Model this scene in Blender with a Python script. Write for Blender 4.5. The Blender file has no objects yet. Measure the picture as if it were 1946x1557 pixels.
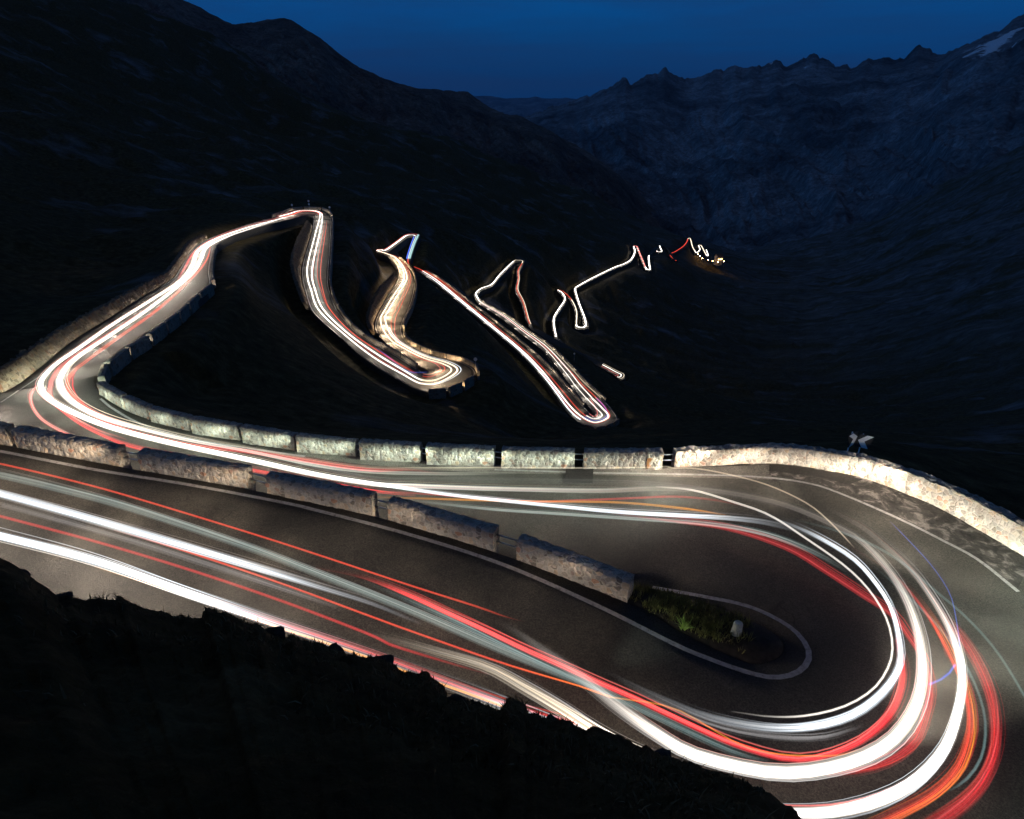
import bpy, bmesh, math, random
import numpy as np
from mathutils import Vector
from mathutils.bvhtree import BVHTree
from mathutils.kdtree import KDTree
random.seed(7); rng = np.random.default_rng(7)
sc = bpy.context.scene
COL = sc.collection
# ------------------------------------------------------------------ survey: the camera and where its sight lines meet the ground
W, H, F = 1946.0, 1557.0, 1200.0
PITCH = math.radians(25.7); SP, CP = math.sin(PITCH), math.cos(PITCH)
CAMZ = 15.0; CAM = Vector((0, 0, CAMZ))
def ray(x, y):
    dx, dy = (x - W/2)/F, (y - H/2)/F
    return Vector((dx, CP - dy*SP, -(SP + dy*CP)))
def P(x, y, z):
    d = ray(x, y); t = (z - CAMZ)/d.z
    return CAM + d*t
def PR(x, y, r):
    d = ray(x, y); return CAM + d*(r/math.hypot(d.x, d.y))
def polar(x, y):
    d = ray(x, y); h = math.hypot(d.x, d.y)
    return math.atan2(d.x, d.y), d.z/h
cam_d = bpy.data.cameras.new('camera'); cam = bpy.data.objects.new('camera', cam_d); COL.objects.link(cam)
cam.location = CAM; cam.rotation_euler = (math.pi/2 - PITCH, 0, 0)
cam_d.sensor_width = 36; cam_d.lens = 36*F/W; cam_d.clip_start = 0.05; cam_d.clip_end = 60000
sc.camera = cam

# ------------------------------------------------------------------ materials
def mat(name):
    m = bpy.data.materials.new(name); m.use_nodes = True
    nt = m.node_tree; nt.nodes.clear()
    out = nt.nodes.new('ShaderNodeOutputMaterial')
    return m, nt, out
def nd(nt, typ, **kw):
    n = nt.nodes.new(typ)
    for k, v in kw.items():
        if k == 'i':
            for a, b in v.items(): n.inputs[a].default_value = b
        else: setattr(n, k, v)
    return n
def ramp(nt, stops, src, interp='LINEAR'):
    r = nt.nodes.new('ShaderNodeValToRGB'); r.color_ramp.interpolation = interp
    e = r.color_ramp.elements
    while len(e) < len(stops): e.new(0.5)
    for k, (p, c) in enumerate(stops):
        e[k].position = p; e[k].color = (c[0], c[1], c[2], 1)
    nt.links.new(src, r.inputs[0]); return r.outputs[0]
def noise(nt, scale, detail=6, rough=.55, vec=None, dist=0.0):
    n = nd(nt, 'ShaderNodeTexNoise', i={'Scale': scale, 'Detail': detail, 'Roughness': rough, 'Distortion': dist})
    if vec is not None: nt.links.new(vec, n.inputs['Vector'])
    return n.outputs['Fac']
def pos(nt):
    return nt.nodes.new('ShaderNodeNewGeometry').outputs['Position']
def mixc(nt, fac, a, b, mode='MIX'):
    m = nt.nodes.new('ShaderNodeMix'); m.data_type = 'RGBA'; m.blend_type = mode
    for s, v in ((m.inputs[0], fac), (m.inputs[6], a), (m.inputs[7], b)):
        if hasattr(v, 'links') or hasattr(v, 'is_linked'): nt.links.new(v, s)
        else: s.default_value = v if not isinstance(v, tuple) else (v[0], v[1], v[2], 1)
    return m.outputs[2]
def finish(nt, out, col, rough=.8, bump=None, bstr=.4, bdist=.05, spec=.3, metal=0):
    b = nt.nodes.new('ShaderNodeBsdfPrincipled')
    b.inputs['Roughness'].default_value = rough if not hasattr(rough, 'links') else .8
    if hasattr(rough, 'links'): nt.links.new(rough, b.inputs['Roughness'])
    b.inputs['Specular IOR Level'].default_value = spec; b.inputs['Metallic'].default_value = metal
    if hasattr(col, 'links'): nt.links.new(col, b.inputs['Base Color'])
    else: b.inputs['Base Color'].default_value = (*col, 1)
    if bump is not None:
        bp = nd(nt, 'ShaderNodeBump', i={'Strength': bstr, 'Distance': bdist})
        nt.links.new(bump, bp.inputs['Height']); nt.links.new(bp.outputs[0], b.inputs['Normal'])
    nt.links.new(b.outputs[0], out.inputs['Surface'])
    return b

def m_asphalt(name, c0, c1, bstr=.5):
    m, nt, out = mat(name); p = pos(nt)
    big = noise(nt, .5, 6, .6, p); med = noise(nt, 3.2, 6, .65, p); fine = noise(nt, 17, 5, .8, p); grit = noise(nt, 60, 3, .8, p)
    a = ramp(nt, [(.3, c0), (.7, c1)], big)
    col = mixc(nt, .5, a, ramp(nt, [(.3, (.6, .6, .6)), (.7, (1.3, 1.28, 1.25))], med), 'MULTIPLY')
    col = mixc(nt, .9, col, ramp(nt, [(.38, (.4, .4, .4)), (.62, (1.65, 1.63, 1.6))], fine), 'MULTIPLY')
    col = mixc(nt, .6, col, ramp(nt, [(.4, (.45, .45, .45)), (.62, (1.75, 1.75, 1.7))], grit), 'MULTIPLY')
    wp = nd(nt, 'ShaderNodeVectorMath', operation='MULTIPLY_ADD'); wn = nd(nt, 'ShaderNodeTexNoise', i={'Scale': 1.1, 'Detail': 5}); nt.links.new(p, wn.inputs['Vector'])
    nt.links.new(wn.outputs['Color'], wp.inputs[0]); wp.inputs[1].default_value = (1.6, 1.6, 0); nt.links.new(p, wp.inputs[2])
    cr = nd(nt, 'ShaderNodeTexVoronoi', feature='DISTANCE_TO_EDGE', i={'Scale': .16, 'Randomness': 1}); nt.links.new(wp.outputs[0], cr.inputs['Vector'])
    crack = ramp(nt, [(.0, (.5, .5, .5)), (.004, (.6, .6, .6)), (.009, (1, 1, 1))], cr.outputs['Distance'])
    brk = ramp(nt, [(.36, (1, 1, 1)), (.44, (0, 0, 0))], noise(nt, .35, 3, .5, p))
    col = mixc(nt, brk, col, mixc(nt, 1, col, crack, 'MULTIPLY'))
    finish(nt, out, col, .78, mixc(nt, .5, fine, grit), bstr, .06, .3)
    return m
M_ASPH = m_asphalt('asphalt', (.046, .043, .036), (.061, .056, .047), 1.0)
M_PATCH = m_asphalt('patched_asphalt', (.022, .02, .018), (.03, .027, .024), .3)
M_STRIP = m_asphalt('worn_concrete_strip', (.11, .098, .085), (.16, .145, .125), .9)
def m_broken():
    m, nt, out = mat('broken_asphalt'); p = pos(nt)
    n1 = noise(nt, 1.6, 8, .65, p, .6); n2 = noise(nt, 9, 6, .7, p)
    col = ramp(nt, [(.38, (.035, .032, .028)), (.52, (.075, .066, .058)), (.62, (.24, .21, .185))], n1)
    col = mixc(nt, .7, col, ramp(nt, [(.3, (.45, .45, .45)), (.7, (1.4, 1.4, 1.4))], n2), 'MULTIPLY')
    finish(nt, out, col, .85, mixc(nt, .4, n1, n2), 1, .12, .2)
    return m
M_BROKEN = m_broken()
def m_paint():
    m, nt, out = mat('road_paint'); p = pos(nt)
    n = noise(nt, 7, 6, .7, p); f = noise(nt, 40, 3, .7, p)
    col = ramp(nt, [(.28, (.09, .08, .075)), (.44, (.3, .285, .265)), (.7, (.46, .44, .41))], n)
    finish(nt, out, col, .6, f, .35, .02)
    return m
M_PAINT = m_paint()
def m_stone(name, scale, tint=(1, 1, 1)):
    m, nt, out = mat(name); tc = nt.nodes.new('ShaderNodeTexCoord').outputs['Object']
    warp = nd(nt, 'ShaderNodeTexNoise', i={'Scale': 2.3, 'Detail': 2})
    nt.links.new(tc, warp.inputs['Vector'])
    v1 = nd(nt, 'ShaderNodeVectorMath', operation='SCALE'); nt.links.new(warp.outputs['Color'], v1.inputs[0]); v1.inputs['Scale'].default_value = .18
    v2 = nd(nt, 'ShaderNodeVectorMath', operation='ADD'); nt.links.new(tc, v2.inputs[0]); nt.links.new(v1.outputs[0], v2.inputs[1])
    vo = nd(nt, 'ShaderNodeTexVoronoi', i={'Scale': scale, 'Randomness': .95}); nt.links.new(v2.outputs[0], vo.inputs['Vector'])
    ve = nd(nt, 'ShaderNodeTexVoronoi', feature='DISTANCE_TO_EDGE', i={'Scale': scale, 'Randomness': .95}); nt.links.new(v2.outputs[0], ve.inputs['Vector'])
    sep = nt.nodes.new('ShaderNodeSeparateColor'); nt.links.new(vo.outputs['Color'], sep.inputs[0])
    def t(c): return tuple(a*b for a, b in zip(c, tint))
    stone = ramp(nt, [(0, t((.17, .15, .125))), (.25, t((.3, .265, .22))), (.45, t((.36, .34, .30))), (.62, t((.38, .29, .2))), (.7, t((.42, .37, .31))), (.9, t((.22, .22, .2))), (1, t((.38, .22, .15)))], sep.outputs[0])
    n = noise(nt, 14, 6, .65, tc)
    stone = mixc(nt, .55, stone, ramp(nt, [(.3, (.55, .55, .55)), (.7, (1.3, 1.3, 1.3))], n), 'MULTIPLY')
    edge = ramp(nt, [(.0, (0, 0, 0)), (.09, (1, 1, 1))], ve.outputs[0])
    col = mixc(nt, edge, t((.40, .37, .32)), stone)
    grime = noise(nt, .9, 4, .6, tc)
    col = mixc(nt, .5, col, ramp(nt, [(.3, (.5, .5, .47)), (.65, (1.15, 1.12, 1.08))], grime), 'MULTIPLY')
    h = mixc(nt, .35, ramp(nt, [(0, (0, 0, 0)), (.22, (1, 1, 1))], ve.outputs[0]), n)
    finish(nt, out, col, .88, h, .75, .035, .2)
    return m
M_STONE = m_stone('rubble_masonry', 5.2)
M_STONE_FAR = m_stone('rubble_masonry_weathered', 3.2, (.9, .88, .85))
M_EMB = m_stone('rocky_cut', 3.0, (.62, .52, .42))
def m_ground():
    m, nt, out = mat('alpine_ground'); p = pos(nt)
    mp = nd(nt, 'ShaderNodeMapping'); mp.inputs['Rotation'].default_value = (0, 0, math.radians(-48)); mp.inputs['Scale'].default_value = (.22, 1.3, 1.3); nt.links.new(p, mp.inputs[0])
    n1 = noise(nt, .035, 8, .62, p, .4); n2 = noise(nt, .7, 8, .65, p); n3 = noise(nt, 7, 6, .7, p); n4 = noise(nt, .022, 9, .7, mp.outputs[0], .7); n5 = noise(nt, .12, 8, .72, mp.outputs[0], .4)
    grass = ramp(nt, [(.3, (.034, .026, .011)), (.5, (.082, .060, .022)), (.7, (.16, .125, .055))], n2)
    rock = ramp(nt, [(.32, (.05, .048, .047)), (.52, (.16, .155, .15)), (.68, (.27, .26, .258))], n5)
    f = ramp(nt, [(.54, (0, 0, 0)), (.68, (1, 1, 1))], n1)
    sx = nt.nodes.new('ShaderNodeSeparateXYZ'); nt.links.new(p, sx.inputs[0])      # scree and slabs cover the far side of the valley
    xr = nd(nt, 'ShaderNodeMapRange', i={'From Min': 60, 'From Max': 420, 'To Min': 0, 'To Max': 1}); nt.links.new(sx.outputs['X'], xr.inputs['Value'])
    side = mixc(nt, 1, ramp(nt, [(.40, (.08, .08, .08)), (.56, (1, 1, 1))], n4), xr.outputs[0], 'MULTIPLY')
    f = mixc(nt, 1, f, side, 'LIGHTEN')
    col = mixc(nt, f, grass, rock)
    col = mixc(nt, .7, col, ramp(nt, [(.3, (.35, .35, .35)), (.7, (1.5, 1.5, 1.5))], n3), 'MULTIPLY')
    finish(nt, out, col, .95, mixc(nt, .4, n3, n2), .9, .25, .1)
    return m
M_GROUND = m_ground()
def m_mountain(name, sc_, lo, hi, snow=None):
    m, nt, out = mat(name); p = pos(nt)
    mp = nd(nt, 'ShaderNodeMapping'); mp.inputs['Rotation'].default_value = (0, math.radians(25), math.radians(30)); mp.inputs['Scale'].default_value = (1, .8, .3); nt.links.new(p, mp.inputs[0])
    n1 = noise(nt, sc_, 10, .66, mp.outputs[0], .5); n2 = noise(nt, sc_*6, 8, .72, mp.outputs[0], .15); n3 = noise(nt, sc_*30, 6, .75, p)
    col = ramp(nt, [(.36, lo), (.64, hi)], n1)
    col = mixc(nt, .6, col, ramp(nt, [(.36, (.3, .3, .3)), (.62, (1.7, 1.7, 1.7))], n2), 'MULTIPLY')
    col = mixc(nt, .8, col, ramp(nt, [(.36, (.4, .4, .4)), (.64, (1.7, 1.7, 1.7))], n3), 'MULTIPLY')
    if snow:
        at = nd(nt, 'ShaderNodeAttribute', attribute_name='snow')
        s = nd(nt, 'ShaderNodeMath', operation='MULTIPLY_ADD'); nt.links.new(n2, s.inputs[0]); s.inputs[1].default_value = 2.4
        nt.links.new(at.outputs['Fac'], s.inputs[2])
        col = mixc(nt, ramp(nt, [(.0, (0, 0, 0)), (1, (1, 1, 1))], nd_sub(nt, s.outputs[0], 1.62, 7)), col, snow)
    finish(nt, out, col, .95, mixc(nt, .5, n2, n3), .8, 12, .1)
    return m
def nd_sub(nt, src, off, k):
    a = nd(nt, 'ShaderNodeMath', operation='SUBTRACT'); nt.links.new(src, a.inputs[0]); a.inputs[1].default_value = off
    b = nd(nt, 'ShaderNodeMath', operation='MULTIPLY'); b.use_clamp = True; nt.links.new(a.outputs[0], b.inputs[0]); b.inputs[1].default_value = k
    return b.outputs[0]
M_MTN = m_mountain('mountain_rock', .0022, (.06, .058, .06), (.24, .24, .25), (.85, .87, .9))
M_MTN_L = m_mountain('mountain_meadow', .004, (.07, .05, .038), (.2, .15, .12))
def m_plain(name, c, rough=.6, metal=0, var=.3, scale=20):
    m, nt, out = mat(name); tc = nt.nodes.new('ShaderNodeTexCoord').outputs['Object']
    n = noise(nt, scale, 5, .6, tc)
    lo = tuple(x*(1-var) for x in c); hi = tuple(min(1, x*(1+var)) for x in c)
    finish(nt, out, ramp(nt, [(.3, lo), (.7, hi)], n), rough, n, .2, .01, .4, metal)
    return m
M_METAL = m_plain('galvanised_steel', (.34, .35, .37), .45, .9)
M_WHITE = m_plain('sign_white', (.72, .72, .7), .5, 0, .12)
M_BLACK = m_plain('sign_black', (.02, .02, .02), .5)
M_MARK = m_plain('painted_stone', (.36, .38, .33), .85, 0, .35, 9)
M_RUST = m_plain('rust_stain', (.22, .1, .035), .9, 0, .4, 12)
M_GRASS = m_plain('grass_blade', (.12, .12, .035), .8, 0, .6, 3)
M_GRASS_DRY = m_plain('dry_grass_blade', (.16, .13, .06), .8, 0, .5, 3)
M_PLANT = m_plain('green_leaf', (.20, .31, .06), .6, 0, .4, 6)
M_ROCK = m_plain('dark_rock', (.03, .026, .022), .9, 0, .5, 5)
M_SOIL = m_plain('dark_soil', (.03, .023, .016), .95, 0, .5, 6)
M_PLASTER = m_plain('house_plaster', (.5, .42, .3), .8)
M_ROOF = m_plain('house_roof', (.1, .06, .04), .8)
def m_emit(name, c, s):
    m, nt, out = mat(name)
    e = nd(nt, 'ShaderNodeEmission', i={'Color': (*c, 1), 'Strength': s}); nt.links.new(e.outputs[0], out.inputs[0])
    return m
M_LAMP = m_emit('lamp_glow', (1, .62, .26), 80.0)
M_WIN = m_emit('lit_window', (1, .6, .25), 9.0)
def m_trail(name, k):
    # glowing streak of lamp light: it only emits, and lets what is behind it through
    m, nt, out = mat(name)
    a = nd(nt, 'ShaderNodeAttribute', attribute_name='glow')
    pr = nd(nt, 'ShaderNodeAttribute', attribute_name='prof')
    pw = nd(nt, 'ShaderNodeMath', operation='POWER'); nt.links.new(pr.outputs['Fac'], pw.inputs[0]); pw.inputs[1].default_value = k
    ac = nd(nt, 'ShaderNodeAttribute', attribute_name='strand')
    st = nd(nt, 'ShaderNodeTexNoise', noise_dimensions='1D', i={'Scale': 4.5, 'Detail': 5, 'Roughness': .75}); nt.links.new(ac.outputs['Fac'], st.inputs['W'])
    mr = nd(nt, 'ShaderNodeMapRange', i={'From Min': .3, 'From Max': .7, 'To Min': .05, 'To Max': 1.9}); nt.links.new(st.outputs['Fac'], mr.inputs['Value'])
    mu = nd(nt, 'ShaderNodeMath', operation='MULTIPLY'); nt.links.new(pw.outputs[0], mu.inputs[0]); nt.links.new(mr.outputs[0], mu.inputs[1])
    e = nt.nodes.new('ShaderNodeEmission'); nt.links.new(a.outputs['Color'], e.inputs['Color']); nt.links.new(mu.outputs[0], e.inputs['Strength'])
    t = nt.nodes.new('ShaderNodeBsdfTransparent'); ad = nt.nodes.new('ShaderNodeAddShader')
    nt.links.new(e.outputs[0], ad.inputs[0]); nt.links.new(t.outputs[0], ad.inputs[1]); nt.links.new(ad.outputs[0], out.inputs[0])
    return m
M_TRAIL = m_trail('lamp_streak', 4.6)

# ------------------------------------------------------------------ helpers
def mesh_obj(name, verts, faces, m, parent=None, smooth=False, attrs=None):
    me = bpy.data.meshes.new(name)
    if isinstance(verts, np.ndarray) and isinstance(faces, np.ndarray):
        nv, nf, k = len(verts), len(faces), faces.shape[1]
        me.vertices.add(nv); me.vertices.foreach_set('co', verts.astype(np.float32).ravel())
        me.loops.add(nf*k); me.loops.foreach_set('vertex_index', faces.astype(np.int32).ravel())
        me.polygons.add(nf); me.polygons.foreach_set('loop_start', np.arange(0, nf*k, k, dtype=np.int32))
        me.update(calc_edges=True)
    else:
        me.from_pydata([tuple(v) for v in verts], [], faces)
    if attrs:
        for n, (typ, data) in attrs.items():
            at = me.attributes.new(n, typ, 'POINT')
            at.data.foreach_set('color' if typ == 'FLOAT_COLOR' else 'value', np.asarray(data, np.float32).ravel())
    me.validate()
    if smooth: me.polygons.foreach_set('use_smooth', np.ones(len(me.polygons), bool))
    me.materials.append(m)
    o = bpy.data.objects.new(name, me); COL.objects.link(o)
    if parent: o.parent = parent
    return o
def tag(o, label, cat, group=None):
    o['label'] = label; o['category'] = cat
    if group: o['group'] = group
    return o
def struct(o, kind='structure'):
    o['kind'] = kind; return o
def empty(name, loc, label, cat, group=None, rz=0):
    o = bpy.data.objects.new(name, None); COL.objects.link(o); o.location = loc; o.rotation_euler = (0, 0, rz); o.empty_display_size = .2
    return tag(o, label, cat, group)
def grid_faces(nu, nv):
    i = np.arange(nu-1)[:, None]; j = np.arange(nv-1)[None, :]
    a = (i*nv + j).ravel(); return np.stack([a, a+nv, a+nv+1, a+1], 1)
def catmull(pts, n):
    pts = [np.array(p, float) for p in pts]; pts = [2*pts[0]-pts[1]] + pts + [2*pts[-1]-pts[-2]]
    out = []
    for k in range(1, len(pts)-2):
        p0, p1, p2, p3 = pts[k-1:k+3]
        for i in range(n):
            t = i/n
            out.append(.5*((2*p1) + (-p0+p2)*t + (2*p0-5*p1+4*p2-p3)*t*t + (-p0+3*p1-3*p2+p3)*t**3))
    out.append(pts[-2]); return np.array(out)
def resample(pts, step):
    pts = np.asarray(pts, float); d = np.r_[0, np.cumsum(np.linalg.norm(np.diff(pts, axis=0), axis=1))]
    n = max(2, int(math.ceil(d[-1]/step))+1); s = np.linspace(0, d[-1], n)
    return np.stack([np.interp(s, d, pts[:, k]) for k in range(pts.shape[1])], 1)
def hash2(ix, iy, seed):
    h = (ix.astype(np.int64)*374761393 + iy.astype(np.int64)*668265263 + seed*1274126177) & 0x7fffffff
    h = (h ^ (h >> 13))*1274126177 & 0x7fffffff
    return ((h ^ (h >> 16)) & 0xffff)/65535.0
def vnoise(x, y, seed=0):
    ix, iy = np.floor(x), np.floor(y); fx, fy = x-ix, y-iy
    fx = fx*fx*fx*(fx*(fx*6-15)+10); fy = fy*fy*fy*(fy*(fy*6-15)+10)
    a, b = hash2(ix, iy, seed), hash2(ix+1, iy, seed); c, d = hash2(ix, iy+1, seed), hash2(ix+1, iy+1, seed)
    return (a*(1-fx)+b*fx)*(1-fy) + (c*(1-fx)+d*fx)*fy
def fbm(x, y, oct=5, seed=0, ridged=False, gain=.5):
    s = np.zeros_like(x, float); a = 1.0; tot = 0
    for k in range(oct):
        n = vnoise(x*2**k + 17.3*k, y*2**k - 9.1*k, seed+k)*2-1
        s += a*((1-2*np.abs(n)) if ridged else n); tot += a; a *= gain
    return s/tot

# ------------------------------------------------------------------ the pass road: cross sections (left edge, right edge) going downhill
V3 = lambda *a: Vector(a)
A_IN = [(-330, 782, 2.6), (-150, 818, 2.0), (0, 845, 1.6), (230, 888, 1.3), (470, 930, 1.0), (708, 981, .75), (938, 1049, .5), (1192, 1146, .25)]
def hi(x, y, z, h=.85):            # foot of a wall whose top is seen at pixel (x, y)
    return P(x, y, z+h) - V3(0, 0, h)
SEC, TAG = [], {}
def S(L, R, name=None):
    if name: TAG[name] = len(SEC)
    SEC.append((np.array(L), np.array(R)))
ain = [P(*p) for p in A_IN]
for k, p in enumerate(ain):
    q = ain[min(k+1, len(ain)-1)] - ain[max(k-1, 0)]; n = V3(q.y, -q.x, 0).normalized()
    S(p, p + n*(8.6 - .12*k), 'A0' if k == 0 else None)
S(P(1290, 1200, .15), (3.4, 6.3, .15))
S(P(1354, 1233, .1), (6, 4.6, .1))
S(P(1430, 1262, .05), (10, 4.0, .05))
S(P(1478, 1250, 0), (15, 5.8, 0), 'LOOP')
S(P(1490, 1228, 0), (18.4, 10.2, 0))
S(P(1476, 1206, 0), P(1990, 1086, 0))
S(P(1436, 1182, -.05), P(1893, 1025, 0))
S(P(1380, 1158, -.1), P(1750, 949, 0))
S(P(1300, 1135, -.15), P(1642, 908, -.05))
S(P(1240, 1120, -.2), P(1462, 881, -.15), 'B0')
def back(i, j, f, z):
    p = ain[i].lerp(ain[j], f); q = (ain[j]-ain[i]); n = V3(-q.y, q.x, 0).normalized()
    p = p + n*.55; p.z = z; return p
S(back(6, 7, .55, -.3), P(1258, 889, -.3))
S(back(6, 7, .0, -.5), P(1091, 888, -.5))
S(back(5, 6, .0, -.8), P(938, 883, -.8))
S(back(4, 5, .0, -1.3), P(676, 867, -1.3))
S(back(3, 4, .0, -1.9), P(455, 835, -1.9))
S(back(2, 3, .15, -2.4), P(284, 797, -2.4))
S((-27.5, 28.5, -2.75), P(216, 768, -2.7))
S((-34.5, 32.5, -3.0), P(186, 742, -2.9))
S((-38.5, 38.0, -3.2), P(180, 718, -3.1), 'TURN')
S(P(6, 746, -3.4), hi(196, 688, -3.4))
S(P(80, 696, -3.8), hi(232, 662, -3.8))
S(P(137, 649, -4.3), hi(273, 638, -4.3))
S(P(204, 607, -4.9), hi(304, 614, -4.9), 'C0')
S(P(277, 560, -5.8), hi(349, 578, -5.8))
S(P(325, 532, -6.6), hi(397, 539, -6.6), 'C1')
S(P(340, 513, -7.2), P(399, 515, -7.2))
S(P(357, 487, -8.1), P(403, 487, -8.1))
S(P(376, 465, -9.0), P(411, 468, -9.0), 'C2')
S(P(414, 447, -10.2), P(448, 446, -10.2))
S(P(468, 427, -11.6), P(500, 430, -11.6))
S(P(520, 413.5, -12.8), P(543, 419.5, -12.8), 'HP1')
S(P(543, 406, -13.4), P(562, 415.5, -13.2))
S(P(557, 400.5, -13.7), P(572, 413, -13.5))
S(P(573, 398.8, -13.9), P(579, 411.5, -13.8))
S(P(601, 399, -14.2), P(586, 411.5, -14.1))
S(P(621, 403, -14.4), P(592, 413.5, -14.3))
S(P(630, 415, -14.7), P(595, 419, -14.6), 'D0')
S(P(630, 442, -15.4), P(592, 442, -15.4))
S(P(627, 499, -17), P(575, 499, -17))
S(P(625, 535, -18.1), P(573, 528, -18))
S(P(629, 557, -18.8), P(579, 554, -18.8))
S(P(644, 592, -19.8), P(594, 594, -19.8), 'D1')
S(P(683, 636, -21.0), P(646, 642, -21.0))
S(P(748, 672, -22.2), P(700, 690, -22.2))
S(P(793, 701, -22.9), P(755, 722, -22.8))
S(P(806, 708.5, -23.1), P(800, 745, -23.1), 'HP2')
S(P(812, 709.5, -23.2), hi(850, 735, -23.2))
S(P(815, 708, -23.3), hi(905, 704, -23.4))
S(P(811, 704, -23.5), P(884, 691, -23.7))
S(P(790, 692, -24.0), P(824, 676, -24.2))
S(P(759, 672, -24.7), P(783, 657, -24.8))
S(P(734, 656, -25.2), P(767, 641, -25.3))
S(P(715, 634, -25.8), P(764, 624, -25.8), 'E0')
S(P(711, 616, -26.3), P(770, 605, -26.4))
S(P(717, 598, -26.9), P(778, 590, -26.9))
S(P(734, 566, -27.9), P(787, 562, -27.9))
S(P(755, 530, -29.2), P(789, 538, -28.9), 'E1')
S(P(754, 510, -30.1), P(781, 515, -29.9))
S(P(744, 492.5, -31), P(762, 494, -30.9))
S(P(732, 485.5, -31.8), P(742, 487, -31.7))
S(P(716, 479, -32.4), P(719, 481, -32.3), 'E2')
S(P(719, 476, -32.8), P(728, 480.5, -32.7))
S(P(731, 475, -33.1), P(737, 480.5, -33.0), 'F0')
S(P(752, 461, -34), P(759, 464, -34))
S(P(767, 449.5, -35), P(774, 453.5, -35))
S(P(783, 445.5, -35.6), P(779, 452.5, -35.5))
S(P(798, 447, -36), P(783, 454, -36), 'F1')
S(P(797, 452, -36.4), P(783, 457, -36.4))
S(P(790, 467, -37.4), P(779, 468, -37.4))
S(P(781, 495, -39.6), P(771, 495, -39.6), 'F2')
S(P(783, 504, -41), P(772, 507, -41))
S(P(794, 510.5, -42.4), P(784, 512, -42.3))
S(P(810, 517, -43.2), P(797, 519, -43.1), 'G0')
S(P(842, 536, -44.6), P(829, 540, -44.5))
S(P(896, 578, -46.8), P(880, 582, -46.6))
S(P(950, 620, -49), P(931, 624, -48.8))
S(P(1003.6, 663, -51), P(982, 667, -50.8), 'G1')
S(P(1040, 696, -52.4), P(1018, 704, -52.2))
S(P(1076, 736, -53.7), P(1052, 747, -53.6))
S(P(1108, 771, -54.6), P(1078, 784, -54.5))
S(P(1124, 788, -55), P(1100, 804, -55), 'HP3')
S(P(1129, 793, -55.1), hi(1135, 811, -55.2, .7))
S(P(1130, 791, -55.3), hi(1174, 795, -55.5, .7))
S(P(1124, 782, -55.6), P(1164, 778, -55.8))
S(P(1106, 762, -56.2), P(1148, 760, -56.4), 'H0')
S(P(1086, 738, -57), P(1112, 728, -57.4))
S(P(1066, 710, -58.2), P(1084, 697, -58.6))
S(P(1032, 668, -60.4), P(1044, 658, -60.6), 'H1')
S(P(986, 632, -62.6), P(1003, 630, -62.8))
S(P(950, 604, -64.4), P(964, 601, -64.5))
S(P(914, 581, -66), P(922, 578.5, -66.1))
S(P(905, 572, -66.6), P(914, 571, -66.8), 'I0')
S(P(900.5, 559, -67.3), P(909, 561, -67.3))
S(P(913, 548.5, -68), P(917, 552.5, -68))
S(P(934, 540, -68.8), P(936, 544.5, -68.8))
S(P(949, 521, -70), P(953, 525, -70))
S(P(974, 496.5, -72), P(978, 501, -72), 'I1')
S(P(982, 493.5, -72.6), P(984, 500, -72.5))
S(P(998, 494.5, -73.2), P(987, 501, -73.1))
S(P(996, 502, -73.8), P(988, 503, -73.8), 'J0')
S(P(988.5, 516, -75), P(981, 516, -75))
S(P(988.5, 532, -76.4), P(982, 532, -76.4))
S(P(986.5, 552, -78), P(978, 554, -78))
S(P(998, 577, -80), P(990, 577, -80))
S(P(1011, 619, -83), P(1003, 617, -83), 'J1')
S(P(1030, 630, -84), P(1020, 634, -84))
S(P(1085, 660, -86), P(1075, 668, -86))
S(P(1147, 692, -88), P(1142, 700, -88), 'J2')
S(P(1172, 705, -89), P(1166, 713, -89))
S(P(1189, 714, -89.5), P(1172, 716, -89.5))
S(P(1180, 723, -89.8), P(1166, 715, -89.8), 'J3')
S(P(1150, 704, -90.4), P(1150, 698, -90.4))
S(P(1085, 668, -92), P(1085, 662, -92))
S(P(1060, 650, -93), P(1066, 646, -93))
S(P(1053, 642, -93.5), P(1061, 642, -93.5), 'K0')
S(P(1048.5, 609, -95.5), P(1056, 609, -95.5))
S(P(1058, 589, -97), P(1065, 591, -97))
S(P(1070, 571, -98.5), P(1077, 571, -98.5))
S(P(1066, 560.5, -99.4), P(1071, 557, -99.4))
S(P(1058.5, 555, -100), P(1062, 551, -100), 'K1')
S(P(1068, 556.5, -100.7), P(1067, 552, -100.7))
S(P(1076, 557, -101.2), P(1070, 559, -101.2))
S(P(1090, 571, -102.2), P(1082, 572, -102.2), 'L0')
S(P(1099, 592, -104), P(1092, 594, -104))
S(P(1098.5, 618, -106), P(1092, 620, -106), 'L1')
S(P(1101, 620.5, -106.4), P(1095, 626, -106.5))
S(P(1106, 621, -106.8), P(1112, 627, -107))
S(P(1107, 616, -107.3), P(1120, 620, -107.4), 'M0')
S(P(1105.5, 603, -108.4), P(1114, 602, -108.4))
S(P(1098, 580, -110.3), P(1104, 579, -110.3))
S(P(1091.5, 560, -112), P(1098, 559, -112))
S(P(1090, 549, -113), P(1096.5, 551, -113))
S(P(1099, 542.5, -114), P(1101, 546, -114), 'M1')
S(P(1129, 525.5, -117), P(1131, 530, -117))
S(P(1167.5, 507, -121), P(1169, 511.5, -121))
S(P(1185, 500.5, -123), P(1187, 505, -123))
S(P(1198, 491.5, -125), P(1202, 495.5, -125))
S(P(1204, 478, -127), P(1209.5, 479, -127))
S(P(1202, 468, -128.5), P(1206.5, 471, -128.4), 'N0')
S(P(1212, 467, -129.2), P(1208, 472, -129.2))
S(P(1216, 476, -130), P(1211, 478, -130))
S(P(1229, 508, -134), P(1224, 510, -134), 'N1')
S(P(1230.5, 510.5, -134.6), P(1228, 515, -134.6))
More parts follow.
